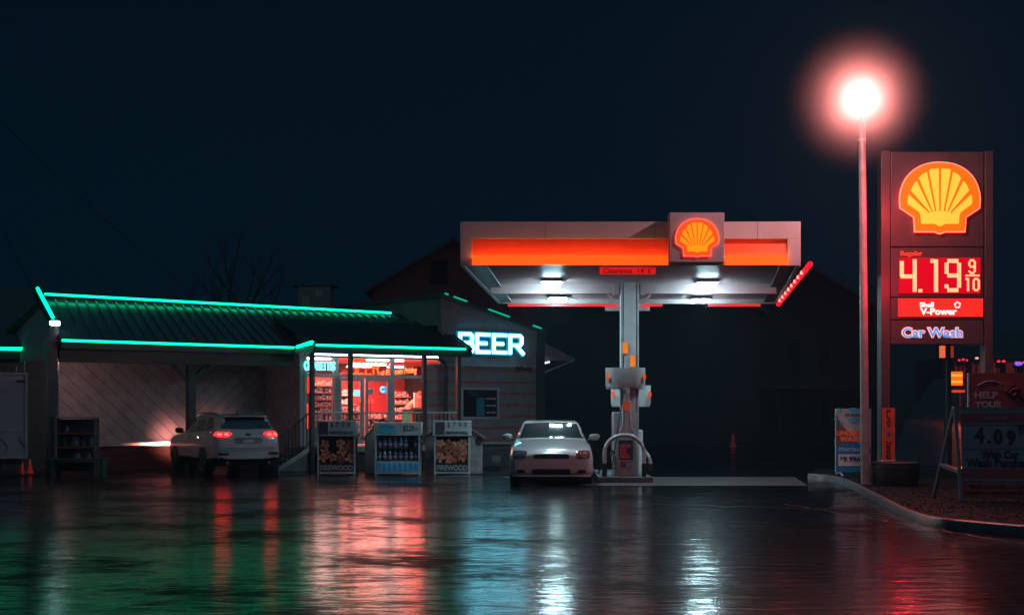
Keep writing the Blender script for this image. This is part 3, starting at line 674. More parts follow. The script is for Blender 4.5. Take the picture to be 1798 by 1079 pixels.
k = MB(); wl = 10.8*60/F; hl = 24*60/F; k.box(-wl, wl, 0, .3, 0, hl); k.build('sign_box', emit('box_orange', (1,.16,.003), 1.0), ls)
for q in (.27, .74):
    k = MB(); k.box(-wl*.9, wl*.9, -.04, -.002, hl*q-.05, hl*q+.04); k.build('bright_bar', emit('bar_yellow', (1,.42,.05), 1.1), ls)
k = MB(); k.box(-wl, wl, -.3, .5, -.30, -.2); k.build('canopy', mat('lit_ledge', (.4,.1,.05), .5, e=(.6,.04,.01), es=.7, var=0), ls)
k = MB(); k.path([(wl*.8,.2,-PZ(676,60)),(wl*.8,.2,-.3)], .08, 8); k.build('post', M_dark, ls)
lamp('POINT', 'box_sign_light', (0,-1.5,-.6), 60, (1,.15,.06), ls, shadow_soft_size=.3)
far = [(1683,632,.9,(1,.02,.06),'red'),(1690,631,1.1,(1,.03,.06),'red'),(1696.5,632,.8,(1,.02,.05),'red'),(1714,628.5,1.3,(1,.42,.36),'white'),(1752,634,1.3,(1,.03,.06),'red'),(1761,634,1.3,(1,.05,.06),'red'),(1783,636,.9,(1,.02,.05),'red'),(1796,636,1.1,(1,.03,.06),'red')]
k_i = 0
for px, py, s_, col, nm in far:
    Y = 92; sgn = thing('traffic_signal', 'tiny %s signal light glowing far up the street' % nm if nm == 'white' else 'tiny red signal light far away to the right', 'signal light', (PX(px,Y), Y, 0), 0, None if nm == 'white' else 'distant red signal lights')
    zc_ = PZ(py,Y); k = MB(); k.lathe([(.001,-.07),(.06*s_*1.3,-.05),(.085*s_,0),(.06*s_*1.3,.05),(.001,.07)], (0,-.15,zc_), 10); k.build('lamp', emit('far_%s_%d' % (nm, k_i), col, 1.3), sgn, smooth=True)
    k = MB(); k.box(-.14,.14,-.07,.1,zc_-.4,zc_+.2); k.path([(0,0,0),(0,0,zc_-.4)], .05, 6); k.build('housing', M_dark, sgn); k_i += 1
os_ = thing('open_sign', 'tiny blue and magenta lit sign far away at the right edge', 'sign', (PX(1788.5,88), 88, 0))
k = MB(); zc_ = PZ(638,88); k.prism([(.25*math.cos(2*PI*i/20), zc_+.14*math.sin(2*PI*i/20)) for i in range(20)], 0, .06); k.build('ring', emit('blue_led', (.05,.12,1), 1.2), os_)
k = MB(); k.prism([(.16*math.cos(2*PI*i/16), zc_+.07*math.sin(2*PI*i/16)) for i in range(16)], -.02, -.005); k.build('core', emit('magenta_led', (1,.04,.3), 1.3), os_)
k = MB(); k.path([(0,.03,0),(0,.03,zc_-.1)], .04, 6); k.build('post', M_dark, os_)
# far lit shopfront strip behind
ff = thing('far_shop', 'low dark shopfront with dull red windows far behind the red banner', 'building', (PX(1770,96), 96, 2.0))
k = MB(); k.box(-4.5,3.5,0,6,0,PZ(629,96)-2); k.build('wall', mat('far_wall', (.10,.05,.05), .8), ff)
for i in range(6):
    k = MB(); k.box(-3.6+i*1.15,-2.9+i*1.15,-.05,-.01,.5,PZ(636,96)-2); k.build('window', emit('dim_window', (.12,.012,.012), .5), ff)

# small far cone near the right side
def cone(label, px, py, hpx, group=None):
    x_, y_ = G(px, py); h = hpx*y_/F; t = thing('traffic_cone', label, 'traffic cone', (x_, y_, 0), 0, group)
    k = MB(); k.box(-h*.28,h*.28,-h*.28,h*.28,0,h*.05); k.build('base', M_orange_c, t, bevel=.01)
    k = MB(); k.lathe([(h*.22,h*.05),(h*.2,h*.08),(h*.06,h*.98),(h*.04,h)]); k.build('cone', M_orange_c, t, smooth=True)
    k = MB(); k.lathe([(h*.158,h*.36),(h*.112,h*.62)]); k.build('band', mat('cone_band', (.62,.10,.08), .4), t, smooth=True)
M_orange_c = mat('cone_orange', (.80,.07,.04), .4, var=.1, e=(.8,.03,.02), es=.03)
cone('small orange traffic cone far off in the dark to the right of the pumps', 1287, 784, 23)
cone('taller orange traffic cone beside the white trailer', 53, 829.5, 24)
cone('smaller orange traffic cone by the corner of the white trailer', 39.5, 828, 17)

# ================================================================== STORE
A = R(36.0); ca, sa = math.cos(A), math.sin(A); OX, OY = -10.81, 34.0
def BX(px, y):
    k = (px-HX)/F; return (k*(OY+y*ca)-OX+y*sa)/(ca-k*sa)
def BZ(py, x, y): return CH+(HY-py)*(OY+x*sa+y*ca)/F
def BW(x, y, z=0): return (OX+x*ca-y*sa, OY+x*sa+y*ca, z)
def bz(px, py, y): return BZ(py, BX(px,y), y)
st = thing('convenience_store', 'low convenience store outlined in green neon with a porch and red-lit windows', 'building', (OX,OY,0), A)
M_roof = mat('green_metal_roof', (.05,.065,.065), .24, .3, var=.25, scale=3)
M_shingle = mat('shingle', (.05,.07,.07), .7, var=.5, scale=10, bump=1, bscale=20)
M_beam = mat('dark_beam', (.025,.032,.034), .5, var=.3)
def siding_mat(name, ang, col):
    m = bpy.data.materials.new(name); m.use_nodes = True; n = m.node_tree; L = n.links; b = n.nodes['Principled BSDF']
    t = n.nodes.new('ShaderNodeTexCoord'); mp = n.nodes.new('ShaderNodeMapping'); mp.inputs['Rotation'].default_value = (0, ang, 0)
    L.new(t.outputs['Object'], mp.inputs[0]); s = n.nodes.new('ShaderNodeSeparateXYZ'); L.new(mp.outputs[0], s.inputs[0])
    mu = n.nodes.new('ShaderNodeMath'); mu.operation = 'MULTIPLY'; mu.inputs[1].default_value = 1/.27; L.new(s.outputs['Z'], mu.inputs[0])
    fr = n.nodes.new('ShaderNodeMath'); fr.operation = 'FRACT'; L.new(mu.outputs[0], fr.inputs[0])
    r = n.nodes.new('ShaderNodeValToRGB'); e = r.color_ramp.elements; e[0].position = 0; e[0].color = (col[0]*.12, col[1]*.12, col[2]*.12, 1); e[1].position = .10; e[1].color = (*col, 1)
    L.new(fr.outputs[0], r.inputs[0])
    no = n.nodes.new('ShaderNodeTexNoise'); no.inputs['Scale'].default_value = 3; no.inputs['Detail'].default_value = 8; L.new(mp.outputs[0], no.inputs['Vector'])
    mx = n.nodes.new('ShaderNodeMix'); mx.data_type = 'RGBA'; mx.blend_type = 'MULTIPLY'; mx.inputs[0].default_value = .6
    L.new(r.outputs[0], mx.inputs[6]); r2 = n.nodes.new('ShaderNodeValToRGB'); r2.color_ramp.elements[0].color = (.5,.48,.48,1); r2.color_ramp.elements[0].position = .3; r2.color_ramp.elements[1].position = .65
    L.new(no.outputs['Fac'], r2.inputs[0]); L.new(r2.outputs[0], mx.inputs[7]); L.new(mx.outputs[2], b.inputs['Base Color'])
    bu = n.nodes.new('ShaderNodeBump'); bu.inputs['Distance'].default_value = .02; bu.inputs['Strength'].default_value = .8; L.new(fr.outputs[0], bu.inputs['Height']); L.new(bu.outputs[0], b.inputs['Normal'])
    b.inputs['Roughness'].default_value = .6
    return m
M_sidL = siding_mat('diagonal_siding', R(-42), (.40,.37,.38)); M_sidR = siding_mat('diagonal_siding_mirrored', R(42), (.36,.36,.38))
# brick base
def brick_mat(name, c1, c2, mortar, sx=1, bh=.075, bw=.22, coord='Object'):
    m = bpy.data.materials.new(name); m.use_nodes = True; n = m.node_tree; L = n.links; b = n.nodes['Principled BSDF']
    t = n.nodes.new('ShaderNodeTexCoord'); mp = n.nodes.new('ShaderNodeMapping'); mp.inputs['Rotation'].default_value = (R(-90),0,0); L.new(t.outputs[coord], mp.inputs[0])
    br = n.nodes.new('ShaderNodeTexBrick'); br.inputs['Color1'].default_value = (*c1,1); br.inputs['Color2'].default_value = (*c2,1); br.inputs['Mortar'].default_value = (*mortar,1)
    br.inputs['Scale'].default_value = 1; br.inputs['Brick Width'].default_value = bw; br.inputs['Row Height'].default_value = bh; br.inputs['Mortar Size'].default_value = .008
    L.new(mp.outputs[0], br.inputs[0]); L.new(br.outputs[0], b.inputs['Base Color']); bu = n.nodes.new('ShaderNodeBump'); bu.inputs['Distance'].default_value = .01; bu.invert = True
    L.new(br.outputs['Fac'], bu.inputs['Height']); L.new(bu.outputs[0], b.inputs['Normal']); b.inputs['Roughness'].default_value = .7
    return m
M_brick = brick_mat('dark_brick', (.16,.06,.05), (.11,.04,.035), (.08,.05,.05))
def stripe_mat(name):
    m = bpy.data.materials.new(name); m.use_nodes = True; n = m.node_tree; L = n.links; b = n.nodes['Principled BSDF']
    t = n.nodes.new('ShaderNodeTexCoord'); s = n.nodes.new('ShaderNodeSeparateXYZ'); L.new(t.outputs['Object'], s.inputs[0])
    mu = n.nodes.new('ShaderNodeMath'); mu.operation = 'MULTIPLY_ADD'; mu.inputs[1].default_value = 1/.335; mu.inputs[2].default_value = .03; L.new(s.outputs['Z'], mu.inputs[0])
    fr = n.nodes.new('ShaderNodeMath'); fr.operation = 'FRACT'; L.new(mu.outputs[0], fr.inputs[0])
    r = n.nodes.new('ShaderNodeValToRGB'); r.color_ramp.interpolation = 'CONSTANT'; e = r.color_ramp.elements; e[0].position = 0; e[0].color = (.40,.10,.08,1); e[1].position = .24; e[1].color = (.24,.23,.25,1)
    L.new(fr.outputs[0], r.inputs[0])
    no = n.nodes.new('ShaderNodeTexNoise'); no.inputs['Scale'].default_value = 4; no.inputs['Detail'].default_value = 8; L.new(t.outputs['Object'], no.inputs['Vector'])
    r2 = n.nodes.new('ShaderNodeValToRGB'); r2.color_ramp.elements[0].color = (.55,.55,.55,1); r2.color_ramp.elements[0].position = .3; r2.color_ramp.elements[1].position = .7; L.new(no.outputs['Fac'], r2.inputs[0])
    mx = n.nodes.new('ShaderNodeMix'); mx.data_type = 'RGBA'; mx.blend_type = 'MULTIPLY'; mx.inputs[0].default_value = .7; L.new(r.outputs[0], mx.inputs[6]); L.new(r2.outputs[0], mx.inputs[7])
    L.new(mx.outputs[2], b.inputs['Base Color']); b.inputs['Roughness'].default_value = .65
    bu = n.nodes.new('ShaderNodeBump'); bu.inputs['Distance'].default_value = .02; L.new(r.outputs[0], bu.inputs['Height']); bu.inputs['Strength'].default_value = .5; L.new(bu.outputs[0], b.inputs['Normal'])
    return m
M_stripe = stripe_mat('banded_block_wall')
M_plaster = mat('grey_plaster', (.22,.19,.21), .7, var=.12, scale=3)
M_trim = mat('pale_trim', (.38,.36,.38), .5, var=.1)

yW, yG = 2.35, .3
xL, xM, xE = BX(97,yW), BX(337,yW), BX(533,yG)-.1
k = MB(); k.box(xL, xM, yW, yW+.15, .62, 3.1); k.build('wall', M_sidL, st)
k = MB(); k.box(xM, xE, yW, yW+.15, .62, 3.1); k.build('wall', M_sidR, st)
k = MB(); k.box(xL, xE, yW-.10, yW+.15, 0, .62); k.build('base_wall', M_brick, st)
k = MB(); k.box(xL, xE, yW-.16, yW-.002, .625, .76); k.build('ledge', M_trim, st, bevel=.01)
# header beam, posts, braces
z_e = 3.24
x105, x518 = BX(105,0), BX(516,0)
k = MB(); k.box(x105, x518, 0, .12, 2.72, z_e-.06); k.box(x105, x518, -.12, 0, z_e-.20, z_e-.05); k.build('header_beam', M_beam, st)
xp = BX(337,.15)
k = MB(); k.box(xp-.1, xp+.1, .13, .33, 0, 2.75); k.build('post', M_beam, st, bevel=.01)
for sg in (-1, 1):
    k = MB(); k.bar((xp+sg*.08,.23,2.35), (xp+sg*.5,.23,2.74), .1); k.build('brace', M_beam, st)
x0 = BX(97,0)
k = MB(); k.box(x0-.16, x0+.06, 0, .22, 0, 3.2); k.build('post', mat('grey_post', (.09,.09,.10), .5), st, bevel=.01)
# corner board and return wall between wing and shop
xc = BX(533,yG)
k = MB(); k.box(0, yW-yG-.05, 0, .10, 0, 3.15); o = k.build('corner_wall', M_sidR, st); o.rotation_euler = (0,0,PI/2); o.location = (xc-.002, yG+.05, 0)
k = MB(); k.box(xc-.13, xc, yG-.03, yG+.045, 0, 3.15); k.build('corner_board', mat('green_grey_board', (.30,.33,.33), .6, var=.1), st)
# main roof with standing seams
yr, z_r = 2.5, 4.42
xr0, xr1 = BX(77,yr), BX(686,yr)
def roof_plane(name, pa, pb, pc, pd, seams, m=M_roof, t=.05, h=.035, parent=st):
    # pa-pb eave (left, right), pd-pc ridge (left, right)
    k = MB(); pa, pb, pc, pd = map(Vector, (pa, pb, pc, pd)); k.slab([pa, pb, pc, pd], t)
    nrm = (pb-pa).cross(pd-pa).normalized()
    for i in range(seams+1):
        f_ = i/seams; a = pa.lerp(pb, f_)+nrm*h*.5; b = pd.lerp(pc, f_)+nrm*h*.5
        ax = (pb-pa).normalized()*.018; n2 = nrm*h*.5
        k.add([a-ax-n2,a+ax-n2,a+ax+n2,a-ax+n2,b-ax-n2,b+ax-n2,b+ax+n2,b-ax+n2], [(0,1,2,3),(4,7,6,5),(0,4,5,1),(1,5,6,2),(2,6,7,3),(3,7,4,0)])
    return k.build(name, m, parent)
roof_plane('roof', (x105-.02,-.15,z_e-.03), (BX(700,yr),-.15,z_e-.03), (BX(700,yr),yr,z_r), (xr0,yr,z_r), 40)
roof_plane('rear_roof', (BX(700,yr),6.2,z_e-.5), (x105-.4,6.2,z_e-.5), (xr0,yr+.02,z_r), (BX(700,yr),yr+.02,z_r), 12)
k = MB(); k.add([(x105,.1,2.8),(x105,6,2.8),(x105,6,3.0),(xr0+.05,yr,z_r-.08),(x105,-.1,z_e-.08)], [(0,1,2,3,4)]); k.build('gable_wall', M_plaster, st)
def neon(p0, p1, r=.034, name='neon_tube', gap=None):
    k = MB(); k.path([p0, p1], r, 10); k.build(name, M_neon, st, smooth=True)
neon((BX(77,yr),yr-.08,bz(77,516,yr-.08)), (BX(684,yr),yr-.08,bz(684,549,yr-.08)), .032)
neon((x105,-.16,bz(105,597,-.16)), (BX(516,-.16),-.16,bz(516,610,-.16)), .031)
# rake tube at the left gable
wv = lambda px, py, Y: (PX(px,Y), PZ(py,Y))
def to_local(px, py, Y):
    X_, Z_ = PX(px,Y), PZ(py,Y); dx, dy = X_-OX, Y-OY
    return (dx*ca+dy*sa, -dx*sa+dy*ca, Z_)
neon(to_local(66,506,36.0), to_local(93,557,34.6), .042)
k = MB(); a, b = Vector(to_local(64,508,36.1)), Vector(to_local(94,562,34.7)); k.slab([a+Vector((0,.0,.02)), b+Vector((0,0,.02)), b-Vector((0,0,.22)), a-Vector((0,0,.22))], .05); k.build('rake_board', M_beam, st)
# porch roof
yp0, yp1, zp1 = -1.2, 1.7, 4.16
xpl = BX(552,yp0); xpr = BX(829,yp0)
roof_plane('porch_roof', (xpl,yp0,z_e), (xpr,yp0,z_e), (BX(768,yp1),yp1,zp1), (BX(478,yp1),yp1,zp1), 34, h=.045)
neon((BX(555,yp0-.05),yp0-.06,bz(555,605.5,yp0-.05)), (BX(817,yp0-.05),yp0-.06,bz(817,612.5,yp0-.05)), .031)
neon((BX(521,-.16),-.20,bz(521,609,-.2)), (BX(551,yp0),yp0+.08,bz(551,600.5,yp0)), .05)
k = MB(); k.slab([(x518+.02,-.1,z_e-.02),(xpl,yp0+.03,z_e+.0),(xpl,yp0+.03,z_e-.17),(x518+.02,-.1,z_e-.19)], .04); k.build('porch_return', mat('return_board', (.3,.34,.34), .4), st)
k = MB(); k.box(xpl, xpr, yp0-.01, yp0+.05, z_e-.17, z_e-.045); k.build('porch_fascia', M_beam, st)
k = MB(); k.box(xpl, xpr, yp0+.05, yp0+.20, z_e-.20, z_e-.08); k.build('porch_beam', M_beam, st)
# header over shop windows
xg0, xg1 = BX(534,yG), BX(746,yG)
k = MB(); k.box(xc, BX(775,yG), yG-.03, yG+.1, bz(640,629,yG), 3.5); k.build('window_header', mat('header_dark', (.10,.05,.06), .5), st)
# ceiling of porch: reddish boards just under the roof
k = MB(); k.add([(xpl+.1,yp0+.25,z_e-.03),(xpr-.1,yp0+.25,z_e-.03),(xpr-.1,yG-.04,z_e+.33),(xpl+.1,yG-.04,z_e+.33)], [(0,1,2,3)]); k.build('porch_ceiling', mat('porch_boards', (.35,.28,.27), .5, bump=.6, bscale=12), st)
# porch posts
zd = .61
for px in (548, 615.5, 745, 805):
    xx = BX(px, yp0+.1); k = MB(); k.box(xx-.055, xx+.055, yp0+.05, yp0+.16, 0, z_e-.2); k.build('porch_post', M_beam, st, bevel=.006)
k = MB(); xx = BX(793,yp0+.9); k.path([(BX(772,yG-.3),yG-.3,3.0),(xx-.06,yG-.3,2.93),(xx,yG-.3,2.8),(xx,yG-.3,.1)], .06, 8); k.build('downspout', M_beam, st, smooth=True)
# deck
k = MB(); k.box(xc-.3, BX(830,yG), yp0+.0, yG-.03, .46, zd); k.build('porch_deck', mat('deck_concrete', (.20,.18,.18), .45), st, bevel=.01)
k = MB(); k.box(xc-.25, BX(828,yG), yp0+.12, yG-.05, 0, .455); k.build('porch_base', mat('deck_dark', (.03,.03,.03), .8), st)
# railing
def rail(pxa, pxb, y=yp0+.1, name='railing'):
    xa, xb = BX(pxa,y), BX(pxb,y); k = MB()
    k.path([(xa,y,1.50),(xb,y,1.50)], .022, 8); k.path([(xa,y,.72),(xb,y,.72)], .016, 8)
    n_ = int((xb-xa)/.125)
    for i in range(n_+1): xx = xa+(xb-xa)*i/n_; k.path([(xx,y,.72),(xx,y,1.5)], .010, 6)
    k.build(name, M_pole, st)
rail(551, 743); rail(748, 803)
# stairs descending to the left with rails
yS0 = yp0+.15
xs0, xs1 = BX(494,yS0), BX(545,yS0)
k = MB()
for i in range(4):
    a = xs0+(xs1-xs0)*i/4; k.box(a, xs1, yS0+.05, yS0+1.0, zd*i/4, zd*(i+1)/4-.003)
k.build('stairs', mat('stair_concrete', (.16,.15,.15), .5), st, bevel=.01)
k = MB(); k.path([(xs0-.03,yS0,.88),(xs1,yS0,1.52)], .022, 8)
for i in range(9):
    f_ = i/8; xx = xs0+(xs1-xs0)*f_; k.path([(xx,yS0,.1+zd*f_),(xx,yS0,.88+.64*f_)], .014, 6)
k.path([(xs0,yS0,.12),(xs1,yS0,zd+.12)], .016, 6); k.build('stair_rail', M_dark, st)
k = MB(); k.slab([(xs0-.1,yS0-.03,0),(xs1,yS0-.03,zd-.1),(xs1,yS0-.03,zd+.03),(xs0-.1,yS0-.03,.12)], .04); k.build('stringer', M_trim, st)
# shopfront frames
M_alu = mat('window_aluminium', (.42,.40,.41), .4, var=.1)
def vfr(px, w_=.05, p0=None, z0=zd, z1=3.0, name='mullion'):
    xx = BX(px,yG); k = MB(); k.box(xx-w_/2, xx+w_/2, yG-.05, yG+.05, z0, z1); k.build(name, M_alu, st)
ztr = bz(640,660,yG)
for px, w_ in ((535.5,.08),(589,.16),(688,.13),(745,.06)): vfr(px, w_)
for px in (592,): vfr(px+.5, .08, z1=ztr)
k = MB(); k.box(xg0, xg1, yG-.045, yG+.045, ztr-.05, ztr+.05); k.build('transom_bar', M_alu, st)
# left window sill rail
k = MB(); k.box(xg0, BX(588,yG), yG-.04, yG+.04, zd+.0, zd+.45); k.build('bulkhead', M_plaster, st)
k = MB(); k.box(BX(691,yG), xg1, yG-.04, yG+.04, zd, zd+.45); k.build('bulkhead', M_plaster, st)
# double door
for a_, b_ in ((594,638),(641,685)):
    xa, xb = BX(a_,yG), BX(b_,yG); dr = MB()
    for u0, u1, v0, v1 in ((xa,xa+.09,zd+.02,ztr-.06),(xb-.09,xb,zd+.02,ztr-.06),(xa+.092,xb-.092,zd+.02,zd+.22),(xa+.092,xb-.092,ztr-.14,ztr-.06)): dr.box(u0,u1,yG-.03,yG+.03,v0,v1)
    do = dr.build('door', M_alu, st)
    k = MB(); xh = xb-.13 if a_ == 594 else xa+.13; k.path([(xh,yG-.035,zd+.9),(xh,yG-.09,zd+.93),(xh,yG-.09,zd+1.2),(xh,yG-.035,zd+1.23)], .013, 6); k.build('handle', M_chrome, do)
    k = MB(); k.box(xa+.093, xb-.093, yG-.004, yG+.004, zd+.222, ztr-.142); k.build('door_glass', M_glass, do)
def pane(a_, b_, z0, z1):
    k = MB(); k.box(BX(a_,yG)+.03, BX(b_,yG)-.03, yG-.004, yG+.004, z0, z1); k.build('window_glass', M_glass, st)
pane(535,588,zd+.46,ztr-.055); pane(691,745,zd+.46,ztr-.055); pane(535,588,ztr+.055,2.98); pane(591,686,ztr+.055,2.98); pane(690,745,ztr+.055,2.98)
# porch fluorescent tubes
M_tube = emit('cool_tube', (.70,.95,1.0), 8)
for a_, b_ in ((552,612),(618,742),(749,769)):
    y_ = yG-.42; k = MB(); k.path([(BX(a_,y_),y_,bz(655,624,y_)),(BX(b_,y_),y_,bz(655,624,y_))], .022, 8); k.build('porch_tube', M_tube, st, smooth=True)
# shop interior shell
yb, xi0, xi1 = 7.8, xc+.02, BX(748,yG)
k = MB(); k.box(xi0-.02, xi1+4.2, .36, yb, zd-.1, zd); k.build('shop_floor', mat('shop_floor', (.3,.2,.18), .4), st)
M_redwall = mat('red_interior_wall', (.45,.06,.06), .6, var=.1)
k = MB(); k.box(xi0-.1, xi1+4.2, yb, yb+.1, zd, 3.3); k.build('back_wall', M_redwall, st)
k = MB(); k.box(xi0-.12, xi0-.02, yW+.16, yb, zd, 3.3); k.build('inner_wall', M_redwall, st)
k = MB(); k.box(xi1+4.1, xi1+4.2, .52, yb, zd, 3.3); k.build('inner_wall', mat('wood_panel', (.35,.10,.06), .5), st)
k = MB(); k.box(xi0-.02, xi1+4.1, .36, yb, 3.02, 3.1); k.build('shop_ceiling', mat('ceiling_tile', (.75,.30,.26), .6, var=.08), st)
M_strip_w = emit('ceiling_strip', (1,.80,.78), 12)
k_ = 0
for pa, pb, y_ in ((536,578,.8),(648,686,.9),(692,706,.9),(616,630,4.6),(640,675,4.6),(592,650,6.6),(684,706,6.6)):
    k = MB(); k.box(BX(pa,y_), BX(pb,y_), y_-.10, y_+.16, 2.95, 3.0); k.build('ceiling_light', M_strip_w, st)
lamp('AREA', 'shop_red_fill', (xi0+2.2,1.9,2.9), 620, (1,.30,.24), st, shape='RECTANGLE', size=3.4, size_y=2)  # fill added to tint the shop interior, without a fixture
lamp('AREA', 'ceiling_red_fill', (BX(690,1.2),1.5,2.62), 95, (1,.06,.03), st, rot=(R(180),0,0), shape='RECTANGLE', size=3.0, size_y=1.8)  # floating uplight added to redden the ceiling, no fixture behind it
lamp('AREA', 'shop_rear_fill', (xi0+4,5.8,2.9), 900, (1,.16,.12), st, shape='RECTANGLE', size=4, size_y=3)  # fixtureless fill added to light the deep end of the shop
lamp('AREA', 'shop_red_fill_right', (BX(725,1.0),1.0,2.9), 380, (1,.10,.07), st, shape='RECTANGLE', size=1.5, size_y=1)  # extra red fill added near the right window, no fixture modelled
# ---- gable block with BEER sign
xb0, xb1 = BX(775,yG), BX(941,yG)
zpk, zlo = bz(778,518,yG), bz(941,578,yG)
zt0 = bz(860,643,yG)
k = MB(); k.box(BX(748,yG), xb1, yG, yG+.2, 0, zt0); k.build('banded_wall', M_stripe, st)
k = MB(); k.prism([(xb0,zt0+.05),(xb1,zt0+.05),(xb1,zlo),(xb0,zpk)], yG+.002, yG+.2); k.build('gable_wall', M_plaster, st)
k = MB(); k.box(BX(749,yG), xb1, yG-.025, yG+.1, zt0, zt0+.048); k.build('trim_board', M_trim, st)
k = MB(); k.box(xb1, xb1+.30, yG-.05, 9.2, 0, zlo+.02); k.build('end_wall', M_beam, st)
a, b = Vector((xb0-.05,yG-.12,zpk+.04)), Vector((xb1+.35,yG-.12,zlo-.06)); dn = Vector((0,6,0))
k = MB(); k.slab([b, b+dn, a+dn, a], .10); k.build('gable_roof', M_shingle, st)
k = MB(); k.add([(xb0,yG+.21,4.0),(xb0,6,4.0),(xb0,6,zpk-.05),(xb0,yG+.21,zpk-.05)], [(0,1,2,3)]); k.build('upper_wall', M_plaster, st)
# lit lengths of tube showing through along the rake
for f0, f1 in ((.02,.05),(.10,.22),(.42,.62),(.85,.93)):
    p0, p1 = a.lerp(b, f0)+Vector((0,-.03,.02)), a.lerp(b, f1)+Vector((0,-.03,.02)); k = MB(); k.path([p0, p1], .022, 8); k.build('neon_tube', mat('dim_green_neon', (0,.3,.2), .4, e=(.004,.6,.34), es=.8, var=0), st)
# shingled hip behind the porch roof
k = MB(); k.add([(BX(688,yp1),yp1+.02,zp1-.02),(BX(800,yp1),yp1+.02,zp1-.02),(BX(788,yp1+2),yp1+2,bz(778,513,yp1+2)),(BX(770,yp1+2),yp1+2,bz(770,513,yp1+2)),(BX(672,yp1+2),yp1+2,bz(672,544,yp1+2))], [(0,1,2,3,4)]); k.build('hip_roof', M_shingle, st)
# kitchen window in the banded wall
xa, xb_ = BX(812,yG), BX(872,yG); za, zb_ = bz(842,731,yG), bz(842,684,yG)
wn = MB()
for u0, u1, v0, v1 in ((xa-.07,xa,za-.07,zb_+.07),(xb_,xb_+.07,za-.07,zb_+.07),(xa,xb_,za-.07,za),(xa,xb_,zb_,zb_+.07)): wn.box(u0,u1,yG-.05,yG-.002,v0,v1)
wo_ = wn.build('window', M_trim, st)
k = MB(); k.box(xa, xb_, yG-.02, yG-.003, za, zb_); k.build('pane', mat('dark_pane', (.01,.014,.018), .08, var=.1), wo_)
k = MB(); k.box(BX(836,yG), BX(850,yG), yG-.026, yG-.021, za+.02, za+.55); k.build('notice', M_teal, wo_)
txt('MILL', BX(822,yG), BX(840,yG), za+.62, za+.78, yG-.021, mat('faint_ink', (.08,.09,.1), .5), wo_, depth=.003)
for i in range(3):
    for j in range(2):
        k = MB(); xx = BX(853+j*9,yG); k.box(xx, xx+.16, yG-.026, yG-.021, za+.1+i*.2, za+.15+i*.2); k.build('sticker', mat('pink_sticker', (.5,.3,.3), .5), wo_)
fl_ = thing('floodlight', 'small twin-head floodlight, unlit, on the banded wall under the BEER sign', 'light', BW(BX(915,yG), yG, bz(915,646,yG)), A)
k = MB(); k.box(-.06,.06,-.05,0,-.06,.06); k.build('bracket', M_dark, fl_)
for sg in (-1,1):
    k = MB(); k.path([(sg*.06,-.04,0),(sg*.16,-.10,.0),(sg*.27,-.2,-.02)], [.02,.05,.07], 10); k.build('lamp_head', M_dark, fl_)
# BEER channel letters
bs = thing('beer_sign', 'large white backlit BEER letters on the gable wall right of the porch', 'sign', BW(BX(800,yG), yG-.03, bz(858,621,yG)), A)
Lb = BX(917.5,yG)-BX(801,yG); Hb = .60
M_beer = emit('white_letters', (.18,.78,1.0), 7); M_beer_b = emit('letter_case_teal', (.0,.16,.24), .9)
def bletter(ch, x0, w_, h, t=.09, grow=0, y0=-.12, y1=-.03, m=None, nm='letter'):
    P = []; k = MB()
    def seg(pts, tt=t):
        for i in range(len(pts)-1):
            a, b = Vector((pts[i][0],pts[i][1])), Vector((pts[i+1][0],pts[i+1][1])); d = (b-a).normalized(); nn = Vector((-d.y,d.x))*(tt/2+grow)
            e0 = d*(tt/2*.0+grow)
            k.prism([tuple(a-nn-e0), tuple(b-nn+e0), tuple(b+nn+e0), tuple(a+nn-e0)], y0, y1)
        for p in pts[1:-1]:
            k.prism([(p[0]+(tt/2+grow)*math.cos(2*PI*i/16), p[1]+(tt/2+grow)*math.sin(2*PI*i/16)) for i in range(16)], y0, y1)
    h2 = t/2; L_, Rr, T_, B_ = x0+h2, x0+w_-h2, h-h2, h2; mid = h*.5
    if ch == 'E':
        seg([(L_,0),(L_,h)]); seg([(L_,T_),(x0+w_,T_)]); seg([(L_,mid),(x0+w_*.78,mid)]); seg([(L_,B_),(x0+w_,B_)])
    elif ch == 'B':
        seg([(L_,0),(L_,h)]); seg([(L_,T_),(Rr-.05,T_),(Rr,T_-.05),(Rr,mid+.08),(Rr-.05,mid),(L_,mid)]); seg([(L_,B_),(Rr-.02,B_),(Rr+.02,B_+.05),(Rr+.02,mid-.06),(Rr-.05,mid)])
    else:
        seg([(L_,0),(L_,h)]); seg([(L_,T_),(Rr-.06,T_),(Rr,T_-.06),(Rr,mid+.04),(Rr-.06,mid-.03),(L_,mid-.03)]); seg([(x0+w_*.5,mid-.03),(x0+w_+.03,-.0)])
    o = k.build(nm, m, bs)
    # drop coplanar overlaps by shifting each piece's faces is unnecessary: same emissive material
    return o
def union(o):
    md = o.modifiers.new('remesh', 'REMESH'); md.mode = 'VOXEL'; md.voxel_size = .012
u = Lb/4.0
for i, ch in enumerate('BEER'):
    o1 = bletter(ch, i*u+.03, u*.86, Hb, grow=.045, y0=-.07, y1=-.0, m=M_beer_b, nm='letter_case'); union(o1)
    o2 = bletter(ch, i*u+.03, u*.86, Hb, m=M_beer, y0=-.13, y1=-.06); union(o2)
lamp('AREA', 'letter_spill', (Lb/2,-.5,Hb/2), 7, (.35,.85,1), bs, rot=(R(-90),0,0), shape='RECTANGLE', size=Lb, size_y=.6)

